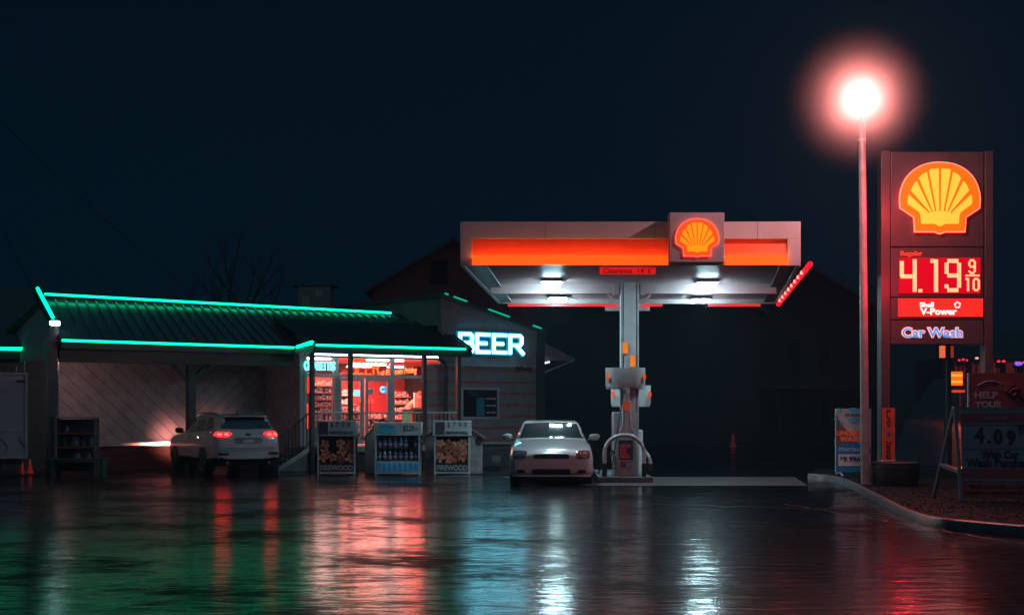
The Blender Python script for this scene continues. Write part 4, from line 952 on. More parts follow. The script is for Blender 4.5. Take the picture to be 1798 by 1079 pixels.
# ---- window neon signs
def ptext(name, label, body, pa, pb, p0, p1, m, y=yG-.03, cat='sign', **kw):
    cx = BX((pa+pb)/2,y); t = thing(name, label, cat, BW(cx,y,0), A)
    txt(body, BX(pa,y)-cx, BX(pb,y)-cx, bz((pa+pb)/2,p1,y), bz((pa+pb)/2,p0,y), 0, m, t, **kw); return t
ptext('cigarettes_sign', 'cyan lit CIGARETTES lettering in the upper left shop window', 'CIGARETTES', 533.5, 588, 634, 650, emit('cyan_neon', (.16,1,1), 2.2), y=yG-.06, bold=.03, depth=.03)
def stroke_sign(name, label, glyphs, pa, pb, p0, p1, m, r, y):
    cx = BX((pa+pb)/2,y); t = thing(name, label, 'sign', BW(cx,y,0), A); n_ = len(glyphs); x0, x1 = BX(pa,y)-cx, BX(pb,y)-cx; z0, z1 = bz((pa+pb)/2,p1,y), bz((pa+pb)/2,p0,y); w_ = (x1-x0)/n_
    for i, gl in enumerate(glyphs):
        k = MB()
        for st_ in gl: k.path([(x0+w_*(i+.08+.76*u_), 0, z0+(z1-z0)*v_) for u_, v_ in st_], r, 6)
        k.build('neon_letter', m, t, smooth=True)
    return t
gB = [[(0,0),(0,1),(.7,1),(.95,.85),(.95,.65),(.7,.52),(0,.52)],[(.7,.52),(1,.38),(1,.12),(.75,0),(0,0)]]
gE = [[(1,1),(0,1),(0,0),(1,0)],[(0,.52),(.8,.52)]]
gR = [[(0,0),(0,1),(.7,1),(.98,.85),(.98,.66),(.7,.52),(0,.52)],[(.55,.52),(1,0)]]
M_on = emit('orange_neon', (1,.045,.003), 8)
stroke_sign('neon_beer_sign', 'orange neon BEER letters in the transom above the shop doors', [gB,gE,gE,gR], 614, 668, 635, 656.5, M_on, .020, yG+.07)
t = ptext('neon_pricing_sign', 'orange neon script about minimum pricing in the upper right shop window', 'at Minimum Pricing', 668, 732, 646, 660, emit('orange_script_neon', (1,.06,.012), 7), y=yG+.07, shear=.35, rot=R(5), bold=.01, depth=.02)
# hanging green and red vertical signs at the left window edge
t = thing('window_poster', 'green and red lit vertical window sign beside the left porch post', 'sign', BW(BX(539,yG+.09),yG+.09,0), A)
k = MB(); k.box(-.13,.10,0,.02,bz(539,679,yG),bz(539,653,yG)); k.build('green_panel', emit('green_panel', (.0,.50,.28), .9), t)
k = MB(); k.box(-.02,.10,-.04,-.02,bz(539,688,yG),bz(539,660,yG)); k.build('red_panel', emit('red_panel', (1,.012,.008), 3), t)
k = MB(); k.box(-.13,.10,-.015,.01,bz(539,708,yG),bz(539,690,yG)); k.build('print_panel', mat('pink_print', (.6,.15,.12), .5, var=.5, scale=14), t)

# ---- shop contents
pk_cols = [('red',(.65,.05,.04)),('orange',(.75,.28,.06)),('white',(.7,.62,.6)),('dark_red',(.25,.03,.04)),('blue',(.05,.22,.45)),('grey',(.25,.25,.28)),('yellow',(.8,.45,.12))]
pk = []
for nm, col in pk_cols:
    k = MB(); k.mi = 0; k.box(-.038,.038,-.04,.04,0,.13); k.box(-.034,.034,-.008,.008,.131,.15); k.mi = 1; k.box(-.026,.026,-.043,-.0405,.03,.10); o = k.build('package', [mat('package_'+nm, col, .45, var=.25, scale=20), mat('package_print_'+nm, tuple(1-.75*c if c < .3 else c*.35 for c in col), .45, var=.3, scale=40)], None)
    tag(o, '%s package on the shop shelving' % nm.replace('_', ' '), 'package', 'packages on the shop shelves'); o['_used'] = 0; pk.append(o)
def put_pack(i, x_, y_, z_, sc=1):
    o = pk[i]
    if o['_used']: o = o.copy(); C.objects.link(o)
    else: o['_used'] = 1
    o.location = BW(x_, y_, z_); o.rotation_euler = (0,0,A+random.uniform(-.15,.15)); o.scale = (sc,1,sc*random.uniform(.75,1.1)); return o
M_shelf = mat('shelf_metal', (.35,.30,.30), .4)
def gondola(label, pa, pb, y_, zs_, ztop, fill=1.0, weights=None, n_=None):
    xa, xb = BX(pa,y_), BX(pb,y_); t = thing('display_shelf', label, 'shelving', BW(xa,y_,zd), A)
    k = MB(); k.box(0,xb-xa,.10,.14,0,ztop-zd); k.build('back_panel', mat('shelf_back', (.16,.07,.07), .6), t)
    for z_ in zs_:
        k = MB(); k.box(0,xb-xa,-.12,.098,z_-zd-.02,z_-zd); k.build('shelf', M_shelf, t)
        m_ = n_ or int((xb-xa)/.092)
        for i in range(m_):
            if random.random() < fill: put_pack(random.choice(weights or [0,0,1,2,3,4,5,6]), xa+.05+(xb-xa-.06)*i/m_, y_-.02+random.uniform(-.02,.02), z_+.001)
gondola('tall shelf of snacks inside the left shop window', 545, 592, 1.3, [1.10,1.29,1.48,1.67,1.86,2.05,2.24], 2.45, .9, [0,1,2,5,5,3,6,2])
gondola('low snack shelf behind the left door leaf', 596, 640, 1.5, [.95,1.14,1.33,1.52], 1.7, .93, [0,0,1,3,2,4,6])
gondola('low snack shelf behind the right door leaf', 643, 690, 1.6, [.95,1.14,1.33], 1.5, .93, [0,0,1,3,3,2,6])
gondola('bright drinks shelf behind the right shop window', 690, 718, 3.0, [1.3,1.52,1.74,1.96], 2.15, 1, [4,4,2,2,0,5])
gondola('bright snack rack deep in the shop', 592, 622, 3.4, [1.5,1.75,2.0], 2.2, 1, [6,6,1,2])
def flat(name, label, pa, pb, p0, p1, y_, m, cat='poster', frame=True):
    cx = BX((pa+pb)/2,y_); t = thing(name, label, cat, BW(cx,y_,bz((pa+pb)/2,p1,y_)), A); hh = bz((pa+pb)/2,p0,y_)-bz((pa+pb)/2,p1,y_); ww = (BX(pb,y_)-BX(pa,y_))/2
    if frame:
        k = MB(); k.box(-ww-.02,ww+.02,0,.04,-.02,hh+.02); k.build('case', M_dark, t)
    k = MB(); k.box(-ww,ww,-.012,-.002,0,hh); k.build('face', m, t); return t, ww, hh
t, ww, hh = flat('wall_screen', 'wall screen glowing blue behind the right door leaf', 669, 684, 677, 690.5, 2.6, emit('screen_blue', (.01,.16,.34), .9), 'screen')
k = MB(); k.path([(ww*.5*math.cos(a)-.1, -.016, hh*.5+hh*.33*math.sin(a)) for a in [PI*.2+i*PI*1.6/10 for i in range(11)]], .022, 6); k.build('screen_graphic', emit('screen_cyan', (.05,.5,.85), 1), t)
flat('blue_poster', 'bright blue poster seen through the left door leaf', 621, 637, 684, 695, 2.4, emit('poster_blue_lit', (.02,.42,.75), .9), frame=False)
flat('red_case', 'red drinks case seen through the left door leaf', 618, 636, 697, 706, 2.3, mat('case_red', (.75,.04,.04), .4, e=(.9,.03,.03), es=.4), 'case')
flat('red_case', 'red lit case seen through the right door leaf', 644, 656, 700, 708, 2.2, mat('case_red', (.7,.04,.04)), 'case')
t, ww, hh = flat('diamond_sign', 'small pale diamond sign on the right door leaf', 646, 655, 682, 692, yG-.012, M_print_white, 'sign', False)
t.rotation_euler = (0,0,A)
for c_ in kids(t):
    for v in c_.data.vertices:
        zz_, xx_ = v.co.z-hh/2, v.co.x; v.co.x = (xx_*.72-zz_*.72); v.co.z = hh/2+(xx_*.72+zz_*.72)
ct = thing('shop_counter', 'green-fronted counter inside the right shop window', 'counter', BW(BX(722,.75),.75,zd), A)
k = MB(); k.box(0,BX(744,.75)-BX(722,.75),0,.5,0,.98); k.build('cabinet', mat('green_counter', (.01,.16,.10), .5), ct)
k = MB(); k.box(-.05,BX(745,.75)-BX(722,.75),-.05,.55,.98,1.03); k.build('counter_top', M_shelf, ct)
k = MB(); k.box(0,.06,-.02,-.003,.3,1.1); k.build('edge_strip', M_orange, ct)
t = thing('paper_stack', 'tall pale leaflet holder on the shop counter', 'leaflet holder', BW(BX(729.5,.9),.9,zd+1.03), A)
k = MB(); k.box(-.05,.05,-.03,.03,0,.42); k.build('leaflets', M_print_white, t)
t = thing('paper_stack', 'short cream box beside the leaflet holder on the counter', 'box', BW(BX(736,.9),.9,zd+1.03), A)
k = MB(); k.box(-.08,.08,-.06,.06,0,.30); k.build('box_body', mat('cream_box', (.7,.5,.42), .5), t, bevel=.01)

# ================================================================== PERSON leaning at the counter
def skin_body(name, bones, mats, parent, sub=2):
    vs, rad, es, idx = [], [], [], {}
    for nm, p, r_, par in bones:
        idx[nm] = len(vs); vs.append(p); rad.append(r_)
        if par: es.append((idx[par], idx[nm]))
    me = bpy.data.meshes.new(name); me.from_pydata(vs, es, []); o = bpy.data.objects.new(name, me); C.objects.link(o)
    sk = o.modifiers.new('skin', 'SKIN'); 
    for i, r_ in enumerate(rad):
        d = me.skin_vertices[0].data[i] if me.skin_vertices else None
        if d: d.radius = (r_, r_)
    o.modifiers.new('sub', 'SUBSURF').levels = sub; o.modifiers['sub'].render_levels = sub
    me.materials.append(mats); o.parent = parent; return o
def make_person():
    p = thing('person', 'person in an olive jacket leaning over the shop counter, seen through the right window', 'person', BW(BX(714,1.5),1.5,zd), A)
    M_skin = mat('skin', (.55,.28,.20), .5, var=.06); M_jk = mat('olive_jacket', (.16,.14,.08), .8, var=.2); M_jn = mat('dark_jeans', (.03,.035,.05), .8)
    b = [('pel',(0,0,.88),.15,None),('bel',(.10,-.02,1.02),.145,'pel'),('che',(.22,-.05,1.16),.16,'bel'),('nk0',(.30,-.07,1.25),.08,'che'),('nk',(.34,-.08,1.29),.055,'nk0')]
    for s, sy in (('l',-.17),('r',.17)):
        b += [('sh'+s,(.24,sy-.05,1.18),.075,'che'),('el'+s,(.42,sy-.10,.98),.055,'sh'+s),('wr'+s,(.62,sy-.06,1.06),.038,'el'+s),
              ('hp'+s,(-.02,sy*.5,.82),.11,'pel'),('kn'+s,(.02,sy*.6,.46),.075,'hp'+s),('an'+s,(-.04,sy*.6,.08),.05,'kn'+s),('ft'+s,(.12,sy*.65,.04),.045,'an'+s)]
    body = skin_body('body', b, M_jk, p)
    # head with face, turned to the right and down
    h = MB(); n1, n2 = 14, 18; vs = []; fs = []
    for i in range(n1+1):
        t_ = PI*i/n1; zc = math.cos(t_); r_ = math.sin(t_)
        for j in range(n2):
            a = 2*PI*j/n2; x_ = r_*math.cos(a)*.095; y_ = r_*math.sin(a)*.076; z_ = zc*.118
            if z_ < 0: x_ = x_*(1+.25*z_/.118*(1 if x_ < 0 else .35)); y_ *= 1+.35*z_/.118
            if x_ > .07 and abs(y_) < .018 and -.03 < z_ < .02: x_ += .022      # nose
            if x_ > .06 and abs(z_-.012) < .018 and .018 < abs(y_) < .045: x_ -= .010   # eye sockets
            vs.append((x_, y_, z_))
    for i in range(n1):
        for j in range(n2): fs.append((i*n2+j, i*n2+(j+1)%n2, (i+1)*n2+(j+1)%n2, (i+1)*n2+j))
    h.add(vs, fs); Mh = Matrix.Translation((.40,-.09,1.385)) @ Matrix.Rotation(R(28),4,'Y'); 
    for sy in (-1, 1):
        h.add([(x_,y_,z_) for x_,y_,z_ in [(-.01,sy*.074,.02),(.015,sy*.078,.01),(.012,sy*.076,-.03),(-.008,sy*.074,-.03),(-.015,sy*.092,.025),(-.012,sy*.090,-.02)]], [(0,1,4),(1,2,5,4),(2,3,5),(3,0,4,5),(0,1,2,3)])
    h.xf(Mh); h.build('head', M_skin, p, smooth=True)
    e = MB()
    for sy in (-1, 1): e.lathe([(.001,-.006),(.007,0),(.001,.006)], (.083,sy*.030,.012), 8)
    e.xf(Mh); e.build('eyes', M_print_black, p)
    m_ = MB(); m_.box(.072,.082,-.022,.022,-.058,-.052); m_.xf(Mh); m_.build('mouth', mat('lips', (.35,.10,.09), .5), p)
    hr = MB(); vs = []; fs = []
    for i in range(8):
        t_ = PI*.56*i/7
        for j in range(16):
            a = 2*PI*j/16; k_ = 1.08 if math.cos(a) < .5 else .98
            vs.append((math.sin(t_)*math.cos(a)*.098*k_-.008, math.sin(t_)*math.sin(a)*.082, math.cos(t_)*.126*(1 if math.cos(a) < .3 else max(.0, 1))+.004+(0 if math.cos(a) < .3 else .035*math.sin(t_))))
    for i in range(7):
        for j in range(16): fs.append((i*16+j, i*16+(j+1)%16, (i+1)*16+(j+1)%16, (i+1)*16+j))
    hr.add(vs, fs).xf(Mh); hr.build('hair', mat('brown_hair', (.04,.02,.012), .7), p, smooth=True)
    for s, sy in (('l',-.17),('r',.17)):
        hd = MB(); wx, wy, wz = .62, sy-.06, 1.06
        hd.path([(wx-.01,wy,wz),(wx+.05,wy,wz-.005),(wx+.09,wy,wz-.01)], [.026,.036,.032], 8)
        for q, (dy, L_) in enumerate(((-.03,.055),(-.01,.07),(.01,.066),(.028,.052))):
            hd.path([(wx+.085,wy+dy,wz-.008),(wx+.085+L_*.6,wy+dy*1.15,wz-.018),(wx+.085+L_,wy+dy*1.15,wz-.034)], [.0095,.0088,.0075], 6)
        hd.path([(wx+.03,wy-.03,wz-.005),(wx+.06,wy-.055,wz-.015),(wx+.085,wy-.058,wz-.025)], [.011,.010,.008], 6)
        hd.build('hand', M_skin, p, smooth=True)
    return p
make_person()

# ================================================================== RACKS on the forecourt
YR0 = 34.4
def rack_frame(T, w_, h, d, hdr):
    k = MB()
    for x_ in (-w_/2, w_/2-.04):
        for y_ in (0, d-.04): k.box(x_, x_+.04, y_, y_+.04, 0, h-hdr)
    k.box(-w_/2+.041, w_/2-.041, 0, .04, .04, .08); k.build('frame', M_pole, T)
    k = MB(); k.box(-w_/2+.045, w_/2-.045, d-.03, d-.01, .09, h-hdr-.01); k.box(-w_/2+.01, -w_/2+.02, .045, d-.045, .09, h-hdr-.01); k.box(w_/2-.02, w_/2-.01, .045, d-.045, .09, h-hdr-.01); k.build('side_panels', mat('rack_panel', (.10,.12,.13), .4, var=.3), T)
    k = MB(); k.box(-w_/2-.03, w_/2+.03, -.03, d, h-hdr, h); k.build('header_board', mat('header_white', (.40,.43,.46), .5, var=.08), T, bevel=.008)
bund = None
def wood_bundle_mesh():
    k = MB()
    spots = [(0,0),(.075,.02),(-.075,.015),(.04,.085),(-.04,.09),(.0,-.06)]
    for i, (cx, cz) in enumerate(spots):
        a0 = random.uniform(0, 2*PI); r_ = random.uniform(.045,.06); pts = [(cx+r_*math.cos(a0+q)*random.uniform(.8,1.1), cz+r_*math.sin(a0+q)*random.uniform(.8,1.1)) for q in (0,1.4,2.3,3.6,5.0)]
        y0 = random.uniform(-.02,.02); n_ = 5
        k.mi = 0; k.add([(x_, y0, z_) for x_, z_ in pts], [(0,1,2,3,4)]); k.add([(x_, .40, z_) for x_, z_ in pts], [(4,3,2,1,0)])
        k.mi = 1; k.add([(x_, y0, z_) for x_, z_ in pts]+[(x_, .40, z_) for x_, z_ in pts], [(q, q+5, (q+1)%5+5, (q+1)%5) for q in range(5)])
    return k
M_logend = mat('log_end', (.72,.20,.11), .7, var=.4, scale=25)
protos = []; M_logend2 = mat('log_end_dark', (.42,.11,.06), .7, var=.5, scale=25); M_logend3 = mat('log_end_pale', (.80,.32,.18), .7, var=.4, scale=18)
def firewood_rack(px0, px1, label, skip, where):
    cx = PX((px0+px1)/2, YR0); w_ = (px1-px0)*YR0/F-.06; h = PZ(738,YR0); hdr = 27*YR0/F
    T = thing('firewood_rack', label, 'rack', (cx, YR0, 0)); rack_frame(T, w_, h, .55, hdr)
    zt2 = h-hdr
    k = MB(); k.box(-w_/2+.03, -w_/2+.26, -.036, -.031, zt2+.035, h-.03); k.build('picture', mat('dark_picture', (.05,.04,.05), .5, var=.6, scale=14), T)
    x1 = -w_/2+.32
    for i, c_ in enumerate('$799'): txt(c_, x1+i*.135, x1+i*.135+.07, zt2+.20, zt2+.33, -.032, M_print_black, T, depth=.004)
    txt('FIREWOOD BUNDLE', x1-.02, w_/2-.05, zt2+.04, zt2+.12, -.032, M_print_black, T, depth=.004, bold=.02)
    k = MB(); k.box(-w_/2+.045, w_/2-.045, .0, .02, .085, .27); k.build('lower_board', M_dark, T)
    txt('FIREWOOD', -w_/2+.07, w_/2-.06, .11, .245, -.001, mat('faded_white_ink', (.36,.38,.40), .5), T, depth=.004, bold=.03)
    k = MB(); k.box(-w_/2+.02, w_/2-.02, .03, .5, .27, .285); k.build('rack_floor', M_dark, T)
    for r_ in range(4):
        for c_ in range(4):
            if (r_, c_) in skip: continue
            x_, z_ = -w_/2+.15+c_*(w_-.30)/3, .40+r_*.165
            if r_ == 3 and z_ > zt2-.1: continue
            v = random.randrange(3); 
            while len(protos) < 3: protos.append(None)
            if protos[v] is None:
                o = wood_bundle_mesh().build('firewood_bundle', [[M_logend, M_logend2, M_logend3][v], M_bark]); protos[v] = o
            else:
                o = protos[v].copy(); C.objects.link(o)
            o.location = (cx+x_, YR0+.05+random.uniform(0,.04), z_); o.rotation_euler = (0, random.choice((0,.5,-.4,1.2,2.2)), 0); o.scale = (1,1,1)
            tag(o, 'bundle of split firewood stacked in the %s rack' % where, 'firewood', 'firewood bundles in the %s rack' % where)
firewood_rack(555, 626, 'firewood rack with a half empty middle, left of the washer fluid rack', {(2,1),(3,1),(3,2),(1,1),(3,3)}, 'left')
firewood_rack(760, 827, 'full firewood rack priced 7.99, right of the washer fluid rack', {(3,0)}, 'right')
cx = PX(698.5,YR0); w_ = (740-657)*YR0/F-.05; h = PZ(741,YR0-.1); hdr = 23*YR0/F
T = thing('fluid_rack', 'display rack of blue bottles under a white header between the two firewood racks', 'rack', (cx, YR0-.1, 0)); rack_frame(T, w_, h, .55, hdr)
k = MB(); k.prism([(-w_/2+.05,h-hdr+.05),(-w_/2+.09,h-hdr+.14),(-w_/2+.17,h-.05),(-w_/2+.40,h-.06),(-w_/2+.50,h-hdr+.13),(-w_/2+.55,h-hdr+.05)], -.036, -.031); k.build('blue_mark', M_cyan, T)
txt('Be Safe', -w_/2+.12, -w_/2+.48, h-.14, h-.045, -.037, M_blue, T, shear=.2, depth=.004)
txt('$3.29', .14, .40, h-hdr+.09, h-.07, -.032, M_print_black, T, bold=.02, depth=.004); txt('EACH', .42, .50, h-hdr+.13, h-hdr+.19, -.032, M_print_black, T, depth=.004)
k = MB(); k.box(-w_/2+.03, w_/2-.03, .0, .02, .09, .34); k.build('printed_board', mat('pale_blue_board', (.38,.52,.60), .5), T)
M_lb = mat('lit_blue_print', (.02,.30,.60), .5, e=(.0,.15,.35), es=.05)
for i in range(8):
    x_ = -w_/2+.10+i*(w_-.20)/7; k = MB(); k.prism([(x_-.045,.10),(x_+.045,.10),(x_+.05,.20),(x_+.04,.27),(x_+.015,.31),(x_-.015,.31),(x_-.04,.27),(x_-.05,.20)], -.006, -.001); k.build('printed_bottle', M_lb, T)
for i, z_ in enumerate((.36, .66)):
    k = MB(); k.box(-w_/2+.02, w_/2-.02, .03, .5, z_-.02, z_); k.build('shelf', M_dark, T)
bp = thing('fluid_bottle', 'blue washer fluid bottle standing on the rack between the firewood racks', 'bottle', (0,0,0), 0, 'blue bottles in the middle rack')
k = MB(); k.lathe([(.045,0),(.052,.02),(.052,.14),(.046,.17),(.018,.215),(.018,.225)], n=12); k.build('bottle_body', mat('blue_fluid', (.02,.20,.36), .15, var=.1), bp, smooth=True)
k = MB(); k.lathe([(.022,.226),(.022,.25)], n=10); k.build('cap', M_print_white, bp)
k = MB(); k.lathe([(.0535,.05),(.0535,.11)], n=12); k.build('label_band', mat('pink_label', (.55,.2,.28), .5, var=.5, scale=22), bp)
first = True
for z_ in (.36,.66):
    for i in range(8):
        if z_ > .6 and i == 6: continue
        for rr_ in (0,):
            loc = (cx-w_/2+.10+i*(w_-.20)/7, YR0+.02+rr_*.13, z_)
            if first: bp.location = loc; first = False
            else: copy_tree(bp, loc=loc)
# little sheds behind the racks
def shed(label, px0, px1, pyt, pys, Y, hole):
    cx = PX((px0+px1)/2,Y); hw_ = (px1-px0)/2*Y/F; T = thing('storage_shed', label, 'shed', (cx, Y, 0))
    k = MB(); k.prism([(-hw_*.93,0),(hw_*.93,0),(hw_*.93,PZ(pys,Y)),(0,PZ(pyt,Y)),(-hw_*.93,PZ(pys,Y))], 0, .8); k.build('wall', mat('shed_wood', (.24,.20,.20), .7, var=.35, scale=5, bump=.5), T)
    for sg in (-1, 1):
        k = MB(); a, b = Vector((0,-.06,PZ(pyt,Y)+.05)), Vector((sg*hw_*1.06,-.06,PZ(pys,Y)-.03)); k.slab([a, b, b+Vector((0,.95,0)), a+Vector((0,.95,0))], .04*sg); k.build('roof', mat('shed_roof', (.05,.05,.05), .7), T)
    if hole:
        k = MB(); k.lathe([(.001,-.01),(.085,-.01),(.085,.003),(.001,.003)], n=20); k.xf(Matrix.Translation((hole,-.005,PZ(774,Y))) @ Matrix.Rotation(PI/2,4,'X') @ Matrix.Diagonal((1,1.4,1,1))); k.build('round_opening', M_print_black, T)
shed('small pale gabled shed with a round hole behind the right firewood rack', 742, 850, 737, 767, 35.3, (840-796)*35.3/F)
shed('dark gabled shed between the left firewood rack and the bottle rack', 638, 706, 737, 768, 35.4, None)
T = thing('dark_bin', 'low dark storage chest against the banded wall beside the hatchback', 'chest', (PX(872,37.5), 37.5, 0))
k = MB(); k.box(-.62,.62,0,.7,.06,.62); k.build('bin_body', M_dark, T, bevel=.03); k = MB(); k.box(-.65,.65,-.04,.73,.63,.70); k.build('lid', M_dark, T, bevel=.02); k = MB(); k.box(-.12,.1,-.015,-.002,.2,.36); k.build('sticker', mat('worn_sticker', (.12,.10,.09), .6), T)

# ================================================================== LEFT SIDE
# wing lamp on the corner post
wl_ = thing('wall_lamp', 'bright white flood lamp on a pale post at the left corner of the store', 'lamp', (PX(97,34.2), 34.15, 0))
Z = lambda py: PZ(py,34.15)
k = MB(); k.path([(0,0,Z(606)),(0,0,Z(596)),(0,0,Z(573))], [.07,.10,.11], 14); k.build('post_cap', mat('pale_cap', (.62,.55,.55), .5, var=.08), wl_, smooth=True)
k = MB(); k.path([(0,.05,0),(0,.05,Z(607))], .085, 12); k.build('post', mat('dim_post', (.10,.09,.10), .5), wl_, smooth=True)
k = MB(); k.box(-.1,.12,-.12,.1,Z(563),Z(560.5)); k.build('lamp_housing', M_dark, wl_)
k = MB(); k.box(-.09,.11,-.11,.09,Z(571),Z(563.2)); k.xf(Matrix.Identity(4)); k.build('lamp_lens', emit('cyan_white_lamp', (.55,.92,1.0), 9), wl_, bevel=.02)
ev = thing('assumed_eave_light', 'assumed small flood light, unseen, under the left end of the boarded wing, above the outdoor shelf', 'light', BW(x0+.30,.30,2.84), A)  # assumed lamp, unseen behind the header beam, added to light the boarded wall
k = MB(); k.box(-.08,.08,-.05,.05,0,.08); k.build('housing', M_dark, ev)
k = MB(); k.box(-.06,.06,-.03,.03,-.02,-.002); k.build('lens', emit('assumed_eave_lens', (1,.7,.6), 4), ev)
lamp('POINT', 'assumed_eave_glow', (.02,-.0,-.05), 42, (1,.55,.52), ev, shadow_soft_size=.05)
# trailer
YT = 33.0
tr = thing('white_trailer', 'white box trailer cut off by the left edge of the photo', 'trailer', (PX(48,YT), YT, 0), R(23))
X = lambda px: PX(px,YT)-PX(48,YT); Z = lambda py: PZ(py,YT)
k = MB(); k.box(X(48)-4.6, 0, 0, 2.2, Z(804), Z(655)); k.build('box_body', mat('trailer_white', (.40,.40,.43), .45, var=.12, scale=2), tr, bevel=.02)
k = MB(); k.box(X(48)-4.6, 0, -.015, -.003, Z(757), Z(755.5)); k.box(-.05, .01, -.02, .0, Z(804), Z(655)); k.box(X(48)-4.6, .02, -.03, .0, Z(657.5), Z(654)); k.box(X(48)-4.6, .0, -.02, -.003, Z(804), Z(801)); k.build('trim', M_pole, tr)
k = MB(); k.box(X(30), X(44), -.03, -.004, Z(670), Z(667)); k.build('vent', M_dark, tr)
k = MB(); k.box(X(48)-4.6, -.1, .2, 2.0, Z(804)-.14, Z(804)-.005); k.build('chassis', M_dark, tr)
for x_ in (-.9,-1.75):
    for y_ in (.05, 1.95):
        k = MB(); k.path([(x_,y_,.34),(x_,y_+.2,.34)], .34, 20); wh = k.build('wheel', M_black, tr); k = MB(); k.path([(x_,y_-.01,.34),(x_,y_+.01,.34)], .18, 14); k.build('rim', M_pole, wh)
k = MB()
for j, (a0, px) in enumerate(((0,8),(1,42))): k.path([(X(px)+.10*math.sin(q*1.1+a0), -.012, Z(797)+q*.11) for q in range(5)], [.004,.012,.016,.012,.004], 6)
k.build('graphic', mat('orange_graphic', (.3,.14,.11), .5), tr)
k = MB(); k.path([(X(35),1.0,Z(655)),(X(35),1.0,Z(641))], .012, 6); k.path([(X(49),1.0,Z(655)),(X(49),1.0,Z(630))], .012, 6); k.build('aerial', M_pole, tr)
# garage wing with neon eave at the far left
gw = thing('garage', 'dark garage building behind the trailer with a green neon eave at the left edge', 'building', (PX(75,36.6), 36.6, 0))
k = MB(); k.box(-7, .45, .35, 7, 0, PZ(600,36.6)); k.build('wall', mat('garage_wall', (.07,.10,.11), .7, var=.2), gw)
k = MB(); a = [(-7,-.1,PZ(607,36.6)),(-.02,-.1,PZ(609,36.6)),(.15,4,PZ(505,40)),(-7,4,PZ(500,40))]; k.slab(a, .08); k.build('roof', M_shingle, gw)
k = MB(); k.box(-7, 0, -.12, .1, PZ(630,36.6), PZ(611,36.6)); k.build('fascia', M_beam, gw)
k = MB(); k.path([(-7,-.16,PZ(607,36.4)),(0,-.16,PZ(612.5,36.4))], .045, 10); k.build('neon_tube', M_neon, gw, smooth=True)
k = MB(); k.box(.0,.30,.31,.34,PZ(767,36.6),PZ(747,36.6)); k.build('meter_box', mat('meter_green', (.10,.16,.17), .6), gw)
# shelf with goods by the wing wall
YK = 33.9
sh = thing('outdoor_shelf', 'dark shelf unit with odds and ends left of the SUV against the diagonal boarded wall', 'shelving', (PX(133,YK), YK, 0), R(8))
X = lambda px: PX(px,YK)-PX(133,YK); Z = lambda py: PZ(py,YK)
k = MB()
for px in (99.5, 166): 
    for y_ in (0,.45): k.box(X(px)-.025, X(px)+.025, y_, y_+.05, 0, Z(733))
k.box(X(98), X(168), -.01, .5, Z(734), Z(731.5)); k.build('frame', mat('shelf_grey', (.22,.19,.20), .6), sh)
k = MB()
for py in (762, 786, 812): k.box(X(101), X(164), -.02, .5, Z(py), Z(py-2.5))
k.build('shelf_boards', mat('shelf_red_wood', (.28,.08,.07), .7), sh)
k = MB(); k.box(X(101), X(165), .46, .49, .1, Z(736)); k.build('back_panel', mat('dark_board', (.05,.06,.065), .7, var=.3), sh)
for px, py, r_, h_ in ((110,783,.06,.22),(127,783,.11,.24),(142,783,.06,.16),(155,783,.05,.28),(112,760,.05,.16),(130,810,.10,.2),(150,810,.07,.18)):
    t = thing('bottle' if r_ < .07 else 'round_tub', '%s on the outdoor shelf left of the SUV' % ('dim slim bottle' if r_ < .07 else 'dim round tub'), 'bottle' if r_ < .07 else 'tub', (PX(px,YK), YK+.22, Z(py)+.012), 0, 'goods on the outdoor shelf')
    k = MB(); k.lathe([(r_,0),(r_,h_*.7),(r_*.5,h_),(r_*.4,h_)], n=14); k.build('vessel', mat('dim_vessel', (.14,.16,.17), .5, var=.3), t, smooth=True); k = MB(); k.lathe([(r_*.45,h_),(r_*.45,h_+.02)], n=12); k.build('lid', M_dark, t)
bn = thing('low_bench', 'low green slatted bench in front of the outdoor shelf', 'bench', (PX(134,33.4), 33.4, 0), R(4))
k = MB()
for i in range(4): k.box(-.68,.68,.02+i*.1,.10+i*.1,.40,.435)
k.build('seat', mat('dim_green_wood', (.03,.10,.06), .7), bn)
for sx in (-.6,.55):
    k = MB(); k.box(sx,sx+.06,.02,.4,.0,.395); k.build('leg', mat('dim_green_wood', (.03,.10,.06)), bn)

# ================================================================== CARS
def car_loft(stations, nu=6, nv=4):
    # station: y, then 9 half-profile points (x,z), bottom centre to top centre
    dense = []
    flat_ = [[s[0]]+[c for p in s[1] for c in p] for s in stations]
    for s in catmull(flat_, nu):
        pts = [(s[1+2*i], s[2+2*i]) for i in range(len(stations[0][1]))]; pr = catmull([list(p) for p in pts], nv)
        dense.append((s[0], pr))
    return dense
def loft_mesh(dense):
    m = len(dense[0][1]); k = MB(); n_ = 2*m-2
    for y_, pr in dense:
        ring = [(max(0,p[0]), y_, p[1]) for p in pr]+[(-max(0,p[0]), y_, p[1]) for p in pr[-2:0:-1]]
        k.v += ring
    for i in range(len(dense)-1):
        for j in range(n_):
            j2 = (j+1) % n_; k.f.append((i*n_+j, i*n_+j2, (i+1)*n_+j2, (i+1)*n_+j)); k.m.append(0)
    k.f.append(tuple(range(n_-1,-1,-1))); k.m.append(0); k.f.append(tuple((len(dense)-1)*n_+j for j in range(n_))); k.m.append(0)
    return k
def prof(zb, wb, zm, wm, zbl, wbl, zsh, wsh, zr, wr, zc):
    return [(0,zb),(wb*.6,zb),(wb,zb+.03),(wm,zm),(wbl,zbl),(wsh,zsh),(wr,zr),(wr*.55,zr+(zc-zr)*.75),(0,zc)]
def bvh_of(k): return BVHTree.FromPolygons([Vector(v) for v in k.v], k.f)
